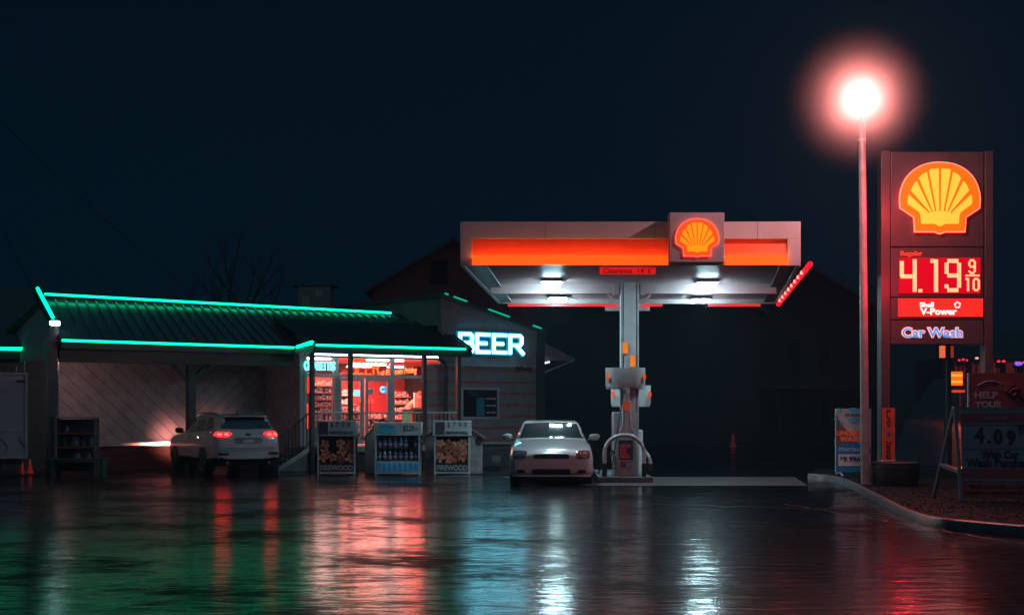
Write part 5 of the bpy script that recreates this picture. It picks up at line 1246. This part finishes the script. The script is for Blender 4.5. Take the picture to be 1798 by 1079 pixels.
def conform(name, bvh, poly, axis, m, parent, off=.006, th=.012, step=.05, smooth=True, bulge=0):
    # polygon drawn on the plane facing one side of the body, then laid on the body's surface
    bm = bmesh.new(); vs = [bm.verts.new((p[0], 0, p[1])) for p in poly]; bm.faces.new(vs)
    us = [p[0] for p in poly]; ws = [p[1] for p in poly]
    u = min(us)+step
    while u < max(us): bmesh.ops.bisect_plane(bm, geom=bm.verts[:]+bm.edges[:]+bm.faces[:], plane_co=(u,0,0), plane_no=(1,0,0)); u += step
    q = min(ws)+step
    while q < max(ws): bmesh.ops.bisect_plane(bm, geom=bm.verts[:]+bm.edges[:]+bm.faces[:], plane_co=(0,0,q), plane_no=(0,0,1)); q += step
    bmesh.ops.triangulate(bm, faces=[f for f in bm.faces if len(f.verts) > 4])
    cu, cw = (max(us)+min(us))/2, (max(ws)+min(ws))/2; hu, hw_ = (max(us)-min(us))/2, (max(ws)-min(ws))/2
    outer, inner = {}, {}
    dirs = {'front': Vector((0,1,0)), 'rear': Vector((0,-1,0)), 'left': Vector((1,0,0)), 'right': Vector((-1,0,0)), 'top': Vector((0,0,-1))}
    d = dirs[axis]
    pts = []
    for v in bm.verts:
        a, b = v.co.x, v.co.z
        o = Vector((a,0,b))-d*6 if axis in ('front','rear') else (Vector((0,a,b))-d*6 if axis in ('left','right') else Vector((a,b,6)))
        h, nrm, _, _ = bvh.ray_cast(o, d)
        if h is None: h, nrm, _, _ = bvh.find_nearest(o+d*4.2)
        bl = bulge*max(0, 1-((a-cu)/hu)**2)*max(0, 1-((b-cw)/hw_)**2)
        pts.append(h-d*(off+bl)); 
    k = MB(); bm.verts.index_update(); n_ = len(pts)
    k.v = [tuple(p) for p in pts]+[tuple(p+d*th) for p in pts]
    for f in bm.faces:
        ix = [v.index for v in f.verts]; k.f.append(tuple(ix)); k.f.append(tuple(i+n_ for i in reversed(ix))); k.m += [0,0]
    for e in bm.edges:
        if len(e.link_faces) == 1: a, b = e.verts[0].index, e.verts[1].index; k.f.append((a, b, b+n_, a+n_)); k.m.append(0)
    bm.free()
    return k.build(name, m, parent, smooth=smooth)
def wheel(parent, x_, y_, r_, wd, M_rim):
    s = 1 if x_ > 0 else -1; k = MB()
    k.path([(x_-s*wd,y_,r_),(x_-s*.02,y_,r_),(x_,y_,r_)], [r_,r_,r_*.93], 28); wh = k.build('wheel', M_black, parent, smooth=True)
    k = MB(); k.path([(x_-s*.02,y_,r_),(x_+s*.004,y_,r_)], r_*.68, 28); k.build('rim', M_dark, wh, smooth=True)
    k = MB()
    for i in range(10):
        a = 2*PI*i/10; k.bar((x_+s*.010,y_+math.cos(a)*r_*.1,r_+math.sin(a)*r_*.1), (x_+s*.008,y_+math.cos(a)*r_*.64,r_+math.sin(a)*r_*.64), r_*.075)
    k.path([(x_-s*.01,y_,r_),(x_+s*.02,y_,r_)], r_*.14, 12)
    ring = [(x_+s*.008,y_+math.cos(2*PI*i/28)*r_*.66,r_+math.sin(2*PI*i/28)*r_*.66) for i in range(29)]; k.path(ring, r_*.035, 6)
    k.build('spokes', M_rim, wh, smooth=True)
def mirror_housing(parent, x_, y_, z_, s, m, sc=1):
    k = MB(); k.lathe([(.001,-.075),(.05,-.07),(.085,-.03),(.092,.03),(.07,.065),(.001,.075)], n=14)
    k.xf(Matrix.Translation((x_+s*.10*sc,y_,z_)) @ Matrix.Diagonal((1.25*sc,.75*sc,.95*sc,1))); k.build('mirror', m, parent, smooth=True)
    k = MB(); k.path([(x_-s*.04,y_+.02,z_-.06*sc),(x_+s*.07,y_,z_-.04*sc)], .02, 8); k.build('mirror_arm', M_dark, parent)
M_glassd = mat('tinted_glass', (.006,.02,.024), .06, var=.05, coat=1); M_glassd.node_tree.nodes['Principled BSDF'].inputs['Coat IOR'].default_value = 2.0
M_lamp_clear = mat('headlamp_clear', (.16,.13,.13), .08, .6, var=.4, scale=12, coat=1)
M_amber = mat('amber_reflector', (.55,.12,.06), .2, var=.1)
M_blackp = mat('black_trim', (.012,.012,.014), .35, var=.2)
def rrect(x0, x1, z0, z1, r_=.02, n_=3):
    out = []
    for cx_, cz_, a0 in ((x1-r_,z1-r_,0),(x0+r_,z1-r_,90),(x0+r_,z0+r_,180),(x1-r_,z0+r_,270)):
        for i in range(n_+1): a = R(a0+90*i/n_); out.append((cx_+r_*math.cos(a), cz_+r_*math.sin(a)))
    return out

# ---- white hatchback facing the camera
def hatchback():
    car = thing('parked_car', 'silver-white hatchback coupe facing forward beside the fuel pump', 'car', (PX(967,31.9), 31.95, 0), R(-1.2))
    M_paint = mat('silver_white_paint', (.46,.43,.45), .28, .1, var=.05, scale=2, coat=1, bump=.04, bscale=160)
    S = [(-2.20, prof(.30,.50,.40,.55,.50,.55,.57,.50,.61,.34,.63)),
         (-2.17, prof(.22,.72,.38,.76,.53,.75,.62,.66,.66,.42,.685)),
         (-2.02, prof(.17,.83,.42,.865,.60,.85,.70,.76,.735,.48,.755)),
         (-1.75, prof(.18,.84,.45,.885,.66,.87,.775,.78,.80,.50,.82)),
         (-1.35, prof(.20,.84,.48,.89,.72,.875,.835,.79,.865,.52,.885)),
         (-.95, prof(.20,.84,.48,.89,.76,.875,.87,.79,.91,.56,.93)),
         (-.66, prof(.20,.84,.48,.89,.78,.875,.89,.785,.935,.66,.955)),
         (-.36, prof(.20,.84,.48,.89,.79,.875,.90,.80,1.10,.64,1.13)),
         (-.04, prof(.20,.84,.48,.89,.80,.875,.91,.80,1.275,.61,1.31)),
         (.22, prof(.20,.84,.48,.89,.80,.875,.92,.80,1.30,.60,1.34)),
         (.80, prof(.20,.84,.48,.89,.81,.87,.93,.79,1.31,.59,1.355)),
         (1.30, prof(.20,.84,.48,.89,.83,.87,.95,.78,1.25,.54,1.30)),
         (1.85, prof(.22,.82,.48,.87,.84,.84,.96,.72,1.03,.50,1.06)),
         (2.12, prof(.28,.76,.48,.80,.80,.78,.90,.66,.96,.45,.98)),
         (2.20, prof(.36,.60,.48,.66,.70,.64,.80,.55,.85,.40,.87))]
    dense = car_loft(S); k = loft_mesh(dense); bvh = bvh_of(k); k.build('body', M_paint, car, smooth=True)
    cf = lambda n_, p, a_, m, **kw: conform(n_, bvh, p, a_, m, car, **kw)
    # windscreen, side glass
    ws = [(-.715,.955),(-.40,.972),(0,.978),(.40,.972),(.715,.955),(.66,1.05),(.615,1.18),(.58,1.272),(.30,1.293),(0,1.298),(-.30,1.293),(-.58,1.272),(-.615,1.18),(-.66,1.05)]
    cf('windscreen', ws, 'front', M_glassd, off=.014, th=.012, step=.045)
    for side in ('left','right'):
        cf('side_window', [(-.55,.955),(-.05,1.23),(.25,1.275),(.95,1.27),(1.05,.985)], side, M_glassd, off=.004, th=.01, step=.12)
    k = MB()
    for x0, x1, z1, z2 in ((-.45,.10,.985,1.025),(.02,.60,.985,1.0)):
        k.path([(x0,-.80,.985),((x0+x1)/2,-.74,(z1+z2)/2+.012),(x1,-.70,z2+.01)], .010, 6)
    k.build('wiper', M_black, car)
    # lamps and openings
    for s in (-1,1):
        hl = [(s*.505,.70),(s*.525,.60),(s*.57,.570),(s*.70,.562),(s*.80,.572),(s*.825,.66),(s*.81,.725),(s*.66,.738),(s*.55,.728)]
        if s < 0: hl.reverse()
        L_ = cf('headlight', hl, 'front', M_lamp_clear, off=.012, th=.03, step=.05, bulge=.02)
        for cx_, r_ in ((.58,.055),(.70,.05)):
            h, n_, _, _ = bvh.ray_cast(Vector((s*cx_,-4,.645)), Vector((0,1,0)))
            kk = MB(); kk.lathe([(.001,.012),(r_*.7,.010),(r_,-.006),(r_,-.02)], n=16); kk.xf(Matrix.Translation((h.x, h.y-.026, h.z)) @ Matrix.Rotation(PI/2,4,'X')); kk.build('reflector', M_chrome if s < 0 else M_amber, L_, smooth=True)
        fg = [(s*.52,.265),(s*.70,.265),(s*.73,.30),(s*.70,.335),(s*.58,.335)]
        if s < 0: fg.reverse()
        cf('fog_recess', fg, 'front', M_blackp, off=.006, th=.02, step=.06)
        mirror_housing(car, s*.86, -.62, .985, s, M_paint, 1.0)
        wheel(car, s*.875, -1.42, .315, .20, M_chrome); wheel(car, s*.875, 1.25, .315, .20, M_chrome)
        for yy in (-1.42, 1.25):
            cf('wheel_arch', [(yy+.37*math.cos(PI*i/12), .20+.42*math.sin(PI*i/12)) for i in range(13)], 'right' if s > 0 else 'left', M_blackp, off=-.004 if False else .004, th=.01, step=.2)
        ln = MB(); pts = []
        for yy in (-1.95,-1.6,-1.2,-.85):
            h, _, _, _ = bvh.ray_cast(Vector((s*(.55+.11*(yy+1.95)),yy,3)), Vector((0,0,-1))); pts.append(tuple(h+Vector((0,0,.001))))
        ln.path(pts, .004, 5); ln.build('bonnet_line', M_blackp, car)
    cf('upper_grille', rrect(-.375,.375,.570,.658,.03), 'front', M_blackp, off=.008, th=.02, step=.08)
    for q in (.600,.628):
        cf('grille_bar', rrect(-.355,.355,q-.004,q+.004,.002,1), 'front', mat('grille_grey', (.06,.06,.065), .3), off=.016, th=.008, step=.1)
    cf('badge', [(-.05,.602),(.05,.602),(.05,.632),(-.05,.632)], 'front', M_chrome if False else mat('dull_badge', (.10,.10,.11), .3), off=.022, th=.008, step=.06)
    cf('lower_grille', rrect(-.40,.40,.235,.35,.02), 'front', M_blackp, off=.008, th=.02, step=.08)
    for q in (.27,.31):
        cf('grille_bar', rrect(-.385,.385,q-.004,q+.004,.002,1), 'front', mat('grille_grey', (.06,.06,.065), .3), off=.016, th=.008, step=.1)
    k = MB(); pts = []
    for i in range(15):
        a = -0.86+1.72*i/14; h, _, _, _ = bvh.ray_cast(Vector((a*.95,-4,.205)), Vector((0,1,0))); 
        if h: pts.append((h.x, h.y-.02, .20))
    k.path(pts, .022, 8); k.build('lip_spoiler', M_paint, car, smooth=True)
    k = MB(); k.box(-.70,.70,-2.0,2.0,.14,.21); k.build('underbody', M_blackp, car)
    # cabin seen through the glass edge: sun visor, rear view mirror on the screen
    k = MB(); k.box(-.09,.09,-.02,.0,1.20,1.245); k.build('rear_view_mirror', M_black, car)
    return car
hatchback()

# ---- white SUV seen from behind
def suv():
    sc = .885
    car = thing('parked_car', 'white SUV with glowing red tail lights parked nose-in at the boarded wall', 'car', (PX(436,34.1)-.485*2.1, 34.1+.875*2.1, 0), R(180+29))
    car.scale = (sc,sc,sc)
    M_paint = mat('white_car_paint', (.42,.40,.42), .25, .05, var=.05, scale=2, coat=1)
    S = [(-2.38, prof(.42,.62,.60,.68,.80,.68,.90,.60,.96,.40,.99)),
         (-2.28, prof(.36,.80,.60,.86,.84,.85,.98,.74,1.03,.48,1.06)),
         (-1.9, prof(.34,.90,.62,.94,.90,.92,1.04,.82,1.09,.55,1.12)),
         (-1.3, prof(.34,.90,.62,.945,.96,.93,1.09,.84,1.14,.60,1.17)),
         (-.95, prof(.34,.90,.62,.945,.99,.93,1.11,.84,1.18,.70,1.21)),
         (-.55, prof(.34,.90,.62,.945,1.01,.93,1.13,.85,1.40,.69,1.44)),
         (-.10, prof(.34,.90,.62,.945,1.02,.93,1.14,.85,1.60,.64,1.65)),
         (.40, prof(.34,.90,.62,.945,1.04,.93,1.15,.85,1.635,.63,1.685)),
         (1.2, prof(.34,.90,.62,.945,1.07,.93,1.18,.85,1.63,.63,1.685)),
         (1.80, prof(.34,.90,.62,.945,1.10,.925,1.21,.84,1.60,.62,1.665)),
         (2.02, prof(.36,.90,.62,.94,1.12,.91,1.22,.83,1.57,.61,1.63)),
         (2.17, prof(.38,.89,.62,.925,1.10,.89,1.22,.80,1.42,.66,1.46)),
         (2.28, prof(.40,.87,.62,.90,1.02,.87,1.14,.79,1.22,.68,1.25)),
         (2.36, prof(.42,.82,.62,.86,.90,.83,1.00,.75,1.05,.60,1.07)),
         (2.40, prof(.46,.70,.58,.76,.72,.74,.80,.66,.84,.50,.86))]
    dense = car_loft(S); k = loft_mesh(dense); bvh = bvh_of(k)
    up, lo = MB(), MB(); up.v = list(k.v); lo.v = list(k.v)
    for f in k.f:
        zc_ = sum(k.v[i][2] for i in f)/len(f); (lo if zc_ < .50 and len(f) == 4 else up).f.append(f)
    for q in (up, lo):
        q.m = [0]*len(q.f); used = sorted({i for f in q.f for i in f}); mp = {o: n_ for n_, o in enumerate(used)}; q.v = [q.v[i] for i in used]; q.f = [tuple(mp[i] for i in f) for f in q.f]
    up.build('body', M_paint, car, smooth=True); lo.build('lower_cladding', M_blackp, car, smooth=True)
    cf = lambda n_, p, a_, m, **kw: conform(n_, bvh, p, a_, m, car, **kw)
    cf('rear_window', [(-.735,1.275),(0,1.255),(.735,1.275),(.70,1.40),(.645,1.52),(.58,1.585),(0,1.60),(-.58,1.585),(-.645,1.52),(-.70,1.40)], 'rear', M_glassd, off=.006, th=.015, step=.1)
    k = MB(); k.slab([(-.60,2.20,1.615),(.60,2.20,1.615),(.62,1.95,1.665),(-.62,1.95,1.665)], -.03); k.build('roof_spoiler', M_paint, car, bevel=.01)
    M_tail = emit('tail_red', (1,.008,.010), 4); M_tail2 = emit('tail_hot', (1,.035,.025), 9)
    for s in (-1,1):
        tl = [(s*.44,1.135),(s*.56,1.065),(s*.80,1.055),(s*.895,1.08),(s*.90,1.19),(s*.80,1.20),(s*.50,1.18)]
        if s < 0: tl.reverse()
        T_ = cf('taillight', tl, 'rear', M_tail, off=.012, th=.03, step=.06, bulge=.01)
        for c_ in (.60,.78):
            hp = [(s*c_+.062*math.cos(2*PI*i/14), 1.125+.038*math.sin(2*PI*i/14)) for i in range(14)]
            b_ = conform('bulb', bvh, hp, 'rear', M_tail2, T_, off=.034, th=.01, step=.05)
        rf = rrect(min(s*.55,s*.85), max(s*.55,s*.85), .555, .64, .03); cf('bumper_reflector', rf, 'rear', mat('dark_red_lens', (.12,.02,.025), .2), off=.01, th=.02, step=.08)
        wheel(car, s*.965, -1.42, .365, .26, M_chrome); wheel(car, s*.965, 1.33, .365, .26, M_chrome)
        for yy in (-1.42, 1.33):
            cf('wheel_arch', [(yy+.44*math.cos(PI*i/14), .36+.42*math.sin(PI*i/14)) for i in range(15)], 'right' if s > 0 else 'left', M_blackp, off=.004, th=.01, step=.2)
        sd = 'right' if s > 0 else 'left'
        cf('side_window', [(-.62,1.145),(-.12,1.54),(.05,1.575),(.10,1.165)], sd, M_glassd, off=.005, th=.01, step=.15)
        cf('side_window', [(.16,1.165),(.16,1.58),(.95,1.59),(1.02,1.19)], sd, M_glassd, off=.005, th=.01, step=.15)
        cf('side_window', [(1.10,1.20),(1.05,1.585),(1.45,1.57),(1.75,1.36),(1.75,1.25)], sd, M_glassd, off=.005, th=.01, step=.15)
        for yy in (.13, 1.06):
            cf('door_line', [(yy-.005,.5),(yy+.005,.5),(yy+.005,1.12),(yy-.005,1.12)], sd, M_blackp, off=.002, th=.006, step=.1)
        for yy in (-.10,.85):
            h, _, _, _ = bvh.ray_cast(Vector((s*3,yy,1.02)), Vector((-s,0,0)))
            k = MB(); k.path([(h.x+s*.012,yy-.10,1.02),(h.x+s*.04,yy-.05,1.025),(h.x+s*.04,yy+.05,1.025),(h.x+s*.012,yy+.10,1.02)], .014, 8); k.build('door_handle', M_chrome, car)
        cf('sill_trim', [(-.95,.50),(.85,.50),(.85,.545),(-.95,.545)], sd, mat('sill_grey', (.2,.2,.2), .4), off=.006, th=.01, step=.3)
        k = MB(); k.path([(s*.60,-.1,1.66),(s*.66,.05,1.70),(s*.66,1.6,1.70),(s*.60,1.75,1.65)], .02, 8); k.build('roof_rail', mat('rail_grey', (.25,.25,.26), .3, .5), car, smooth=True)
        mirror_housing(car, s*.93, -.62, 1.20, s, M_blackp, 1.1)
    cf('plate_recess', [(-.42,.985),(-.36,.87),(.36,.87),(.42,.985),(.34,1.01),(-.34,1.01)], 'rear', mat('recess_grey', (.16,.15,.16), .5), off=.003, th=.01, step=.08)
    cf('plate_garnish', rrect(-.35,.35,1.0,1.025,.01,2), 'rear', M_blackp, off=.012, th=.02, step=.1)
    pl_ = cf('number_plate', rrect(-.155,.155,.865,.985,.01,2), 'rear', mat('plate_pale', (.30,.42,.46), .4, var=.1), off=.022, th=.012, step=.1)
    h, _, _, _ = bvh.ray_cast(Vector((0,4,.9)), Vector((0,-1,0)))
    cf('plate_strip', rrect(-.15,.15,.868,.895,.005,1), 'rear', mat('plate_red', (.5,.10,.08), .4), off=.026, th=.01, step=.1)
    cf('badge', [(.085*math.cos(2*PI*i/18), 1.115+.04*math.sin(2*PI*i/18)) for i in range(18)], 'rear', M_blackp, off=.012, th=.01, step=.05)
    cf('tailgate_line', rrect(-.72,.72,.745,.757,.004,1), 'rear', M_blackp, off=.003, th=.006, step=.1)
    cf('bumper_step', rrect(-.80,.80,.70,.735,.012,2), 'rear', M_paint, off=.03, th=.04, step=.1)
    k = MB(); k.path([(.10,1.7,1.665),(.12,1.82,1.80)], .007, 6); k.path([(.08,1.6,1.67),(.10,1.7,1.70)], .03, 8); k.build('aerial', M_black, car)
    k = MB()
    for s in (-1,1): k.path([(s*.58,2.25,.36),(s*.58,2.38,.36)], .045, 12)
    k.build('exhaust', M_chrome, car, smooth=True)
    k = MB(); k.box(-.78,.78,-2.1,2.1,.26,.36); k.build('underbody', M_blackp, car)
    for s in (-1,1):
        L_ = MB(); L_.box(s*.62-.13,s*.62+.13,-2.36,-2.28,.80,.92); hl = L_.build('headlight', emit('headlamp_lit', (1,.75,.65), 4), car, bevel=.02)
        b_ = lamp('SPOT', 'headlight_beam', (s*.62,-2.45,.76), 1500, (1,.24,.19), car, rot=(R(90),0,R(205)), spot_size=R(112), spot_blend=.6, shadow_soft_size=.03); b_.scale = (1,.05,1)
        lamp('SPOT', 'headlight_glow', (s*.62,-2.45,.80), 40, (1,.33,.28), car, rot=(R(96),0,R(180)), spot_size=R(120), spot_blend=1, shadow_soft_size=.03)
    return car
suv()

# ================================================================== BACKGROUND
def house(label, pxc, Y, w_, eave, peak, wallc, rot=0, windows=(), depth=8, z0=0):
    T = thing('house', label, 'house', (PX(pxc,Y), Y, z0), rot)
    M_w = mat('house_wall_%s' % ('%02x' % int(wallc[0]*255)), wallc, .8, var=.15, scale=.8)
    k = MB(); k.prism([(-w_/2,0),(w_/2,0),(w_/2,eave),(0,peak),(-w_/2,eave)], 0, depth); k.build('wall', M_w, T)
    for sg in (-1,1):
        a, b = Vector((0,-.35,peak+.14)), Vector((sg*(w_/2+.4),-.35,eave+.14-(peak-eave)/(w_/2)*.4)); k = MB(); k.slab([a,b,b+Vector((0,depth+.6,0)),a+Vector((0,depth+.6,0))], .14*sg); k.build('roof', M_shingle, T)
    for x0, x1, z0_, z1_ in windows:
        k = MB(); k.box(x0-.08,x1+.08,-.04,-.01,z0_-.08,z1_+.08); f = k.build('window', mat('dull_frame', (.022,.02,.022), .6), T); k = MB(); k.box(x0,x1,-.06,-.041,z0_,z1_); k.build('pane', mat('unlit_pane', (.008,.01,.012), .9, var=.1), f)
    return T
Yh = 58; 
h1 = house('reddish gabled house rising behind the store between porch and canopy', 797, Yh, 6.6, PZ(507,Yh), PZ(424,Yh), (.15,.05,.047), 0, [(-.9,-.3,6.7,7.6)], 8)
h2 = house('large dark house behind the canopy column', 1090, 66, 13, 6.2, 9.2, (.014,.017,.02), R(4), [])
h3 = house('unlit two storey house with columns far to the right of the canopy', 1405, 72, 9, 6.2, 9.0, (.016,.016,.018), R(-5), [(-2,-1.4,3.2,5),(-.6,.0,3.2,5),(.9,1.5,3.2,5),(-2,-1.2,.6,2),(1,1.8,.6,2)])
k = MB(); k.box(-4,4,-1.8,-.02,2.6,2.75)
for x_ in (-3.7,-1.3,1.3,3.7): k.path([(x_,-1.7,0),(x_,-1.7,2.6)], .1, 8)
k.build('porch', mat('dull_frame', (.022,.02,.022), .6), h3)
# side awning of the store past the corner
aw = thing('side_awning', 'pale lean-to awning with a thin light tube past the right corner of the store', 'awning', (PX(955,46), 46, 0))
X = lambda px: PX(px,46)-PX(955,46); Z = lambda py: PZ(py,46)
k = MB(); k.add([(X(954),0,Z(601)),(X(1010),0,Z(629)),(X(1008),0,Z(634)),(X(954),0,Z(632)),(X(954),2.5,Z(601)),(X(1010),2.5,Z(629)),(X(1008),2.5,Z(634)),(X(954),2.5,Z(632))], [(0,1,2,3),(7,6,5,4),(0,4,5,1),(1,5,6,2),(2,6,7,3),(3,7,4,0)]); k.build('awning_cover', M_plaster, aw)
k = MB(); k.path([(X(948),-.1,Z(639)),(X(965),-.1,Z(635))], .03, 8); k.build('light_tube', emit('awning_tube', (.8,.95,1), 1.6), aw)
k = MB(); k.path([(X(950),-.05,Z(656)),(X(1008),-.05,Z(632))], .025, 6); k.build('stay', M_pole, aw)
# rooftop cooling unit behind the ridge
ru = thing('roof_unit', 'dark boxy rooftop unit just behind the ridge neon', 'roof unit', (PX(547,45), 45, PZ(556,45)))
k = MB(); k.box(-.45,.6,0,.9,0,PZ(502,45)-PZ(556,45)); k.build('casing', mat('unit_green_grey', (.10,.14,.14), .6), ru, bevel=.02)
k = MB(); k.box(-.3,-.05,-.02,-.003,.35,.65); k.box(.12,.34,-.02,-.003,.65,.85); k.build('grille', mat('unit_grille', (.16,.26,.24), .5), ru); k = MB(); k.box(-.6,.75,-.05,.95,PZ(502,45)-PZ(556,45),PZ(500,45)-PZ(556,45)); k.build('cover', M_dark, ru)
# overhead wires
for i, (a, b) in enumerate((((-40,270,60),(62,512,37)),((-60,150,60),(400,560,70)))):
    wv_ = thing('overhead_wire', ('thin dark wire dropping to the left gable of the store','thin upper wire crossing the dark sky at the left')[i], 'wire', (0,0,0))
    k = MB(); A_, B_ = Vector((PX(a[0],a[2]),a[2],PZ(a[1],a[2]))), Vector((PX(b[0],b[2]),b[2],PZ(b[1],b[2]))); k.path([A_.lerp(B_,t/10)-Vector((0,0,.5*math.sin(PI*t/10))) for t in range(11)], .015, 5); k.build('cable', M_black, wv_)
# bare and leafy trees behind the store
def tree(pxc, Y, h, label, leaves, seed):
    rnd = random.Random(seed); T = thing('tree', label, 'tree', (PX(pxc,Y), Y, 0), 0, None); k = MB(); tips = []
    def limb(p, d, L_, r_, dep):
        pts = [p]; rad = [r_]; q = p.copy()
        for i in range(4):
            d = (d+Vector((rnd.uniform(-.18,.18),rnd.uniform(-.18,.18),rnd.uniform(-.02,.14)))).normalized(); q = q+d*L_/4; pts.append(q.copy()); rad.append(r_*(1-.14*(i+1)))
        k.path(pts, rad, 7 if dep < 2 else 4)
        if dep >= 3: tips.append(q); return
        for i in range(3 if dep else 5):
            a = rnd.uniform(0,2*PI); s_ = rnd.uniform(.45,.95); nd = (d*.8+Vector((math.cos(a)*s_,math.sin(a)*s_,rnd.uniform(.0,.4)))).normalized(); limb(pts[rnd.choice((2,3,4))], nd, L_*rnd.uniform(.5,.72), r_*.45, dep+1)
    limb(Vector((0,0,0)), Vector((0,0,1)), h*.60, h*.028, 0); k.build('trunk', M_bark, T, smooth=True)
    if not leaves: return T
    lf = MB()
    for t in tips:
        for _ in range(leaves):
            c = t+Vector([rnd.gauss(0,h*.045) for _ in range(3)]); s_ = rnd.uniform(.08,.2); a, b = Vector([rnd.uniform(-1,1) for _ in range(3)]).normalized()*s_, Vector([rnd.uniform(-1,1) for _ in range(3)]).normalized()*s_*.6
            lf.add([c-a-b*.2,c+b,c+a+b*.1,c-b], [(0,1,2,3)])
    lf.build('crown', mat('dark_foliage', (.045,.07,.035), .6, var=.5, scale=2), T); return T
for pxc, Y, h, lab, lv, sd in ((318,62,6.9,'thin bare tree behind the long roof, left of a group of three',0,3),(385,60,7.5,'middle and tallest tree of the three behind the long roof',0,5),(442,64,7.0,'rightmost tree of the three behind the long roof',0,8),
        (1290,80,8,'dark tree right of the canopy in front of the far house',14,17),(1492,84,8,'dark tree behind the street lamp',14,20)):
    tree(pxc, Y, h, lab, lv, sd)

# ================================================================== AIR
def volume(name, dens, grad=None, col=(.8,.8,.8)):
    m = bpy.data.materials.new(name); m.use_nodes = True; n = m.node_tree; n.nodes.clear(); o = n.nodes.new('ShaderNodeOutputMaterial'); v = n.nodes.new('ShaderNodeVolumePrincipled')
    v.inputs['Color'].default_value = (*col,1); v.inputs['Density'].default_value = dens; n.links.new(v.outputs[0], o.inputs['Volume'])
    return m, n, v
USE_HAZE = True
if USE_HAZE:
    m, n, v = volume('haze_air', .0012, col=(.45,.8,.95))
    k = MB(); k.box(-150,150,-18,125,-1,20); tag(k.build('haze', m), kind='stuff')
# ball of mist added to shape the halo around the street lamp head
m, n, v = volume('lamp_halo_mist', 0, col=(1,.62,.56))
t = n.nodes.new('ShaderNodeTexCoord'); gr = n.nodes.new('ShaderNodeTexGradient'); gr.gradient_type = 'SPHERICAL'; n.links.new(t.outputs['Object'], gr.inputs[0])
pw = n.nodes.new('ShaderNodeMath'); pw.operation = 'POWER'; pw.inputs[1].default_value = 2.5; n.links.new(gr.outputs[0], pw.inputs[0])
mu = n.nodes.new('ShaderNodeMath'); mu.operation = 'MULTIPLY'; mu.inputs[1].default_value = .42; n.links.new(pw.outputs[0], mu.inputs[0]); n.links.new(mu.outputs[0], v.inputs['Density'])
k = MB(); k.lathe([(math.sin(PI*i/16)+.0001, -math.cos(PI*i/16)) for i in range(17)], n=32)
o = k.build('haze', m, None); o.location = (sl.location.x+lx, 28.2+ly, .08+lz); o.scale = (1.5,1.5,1.5); tag(o, kind='stuff')
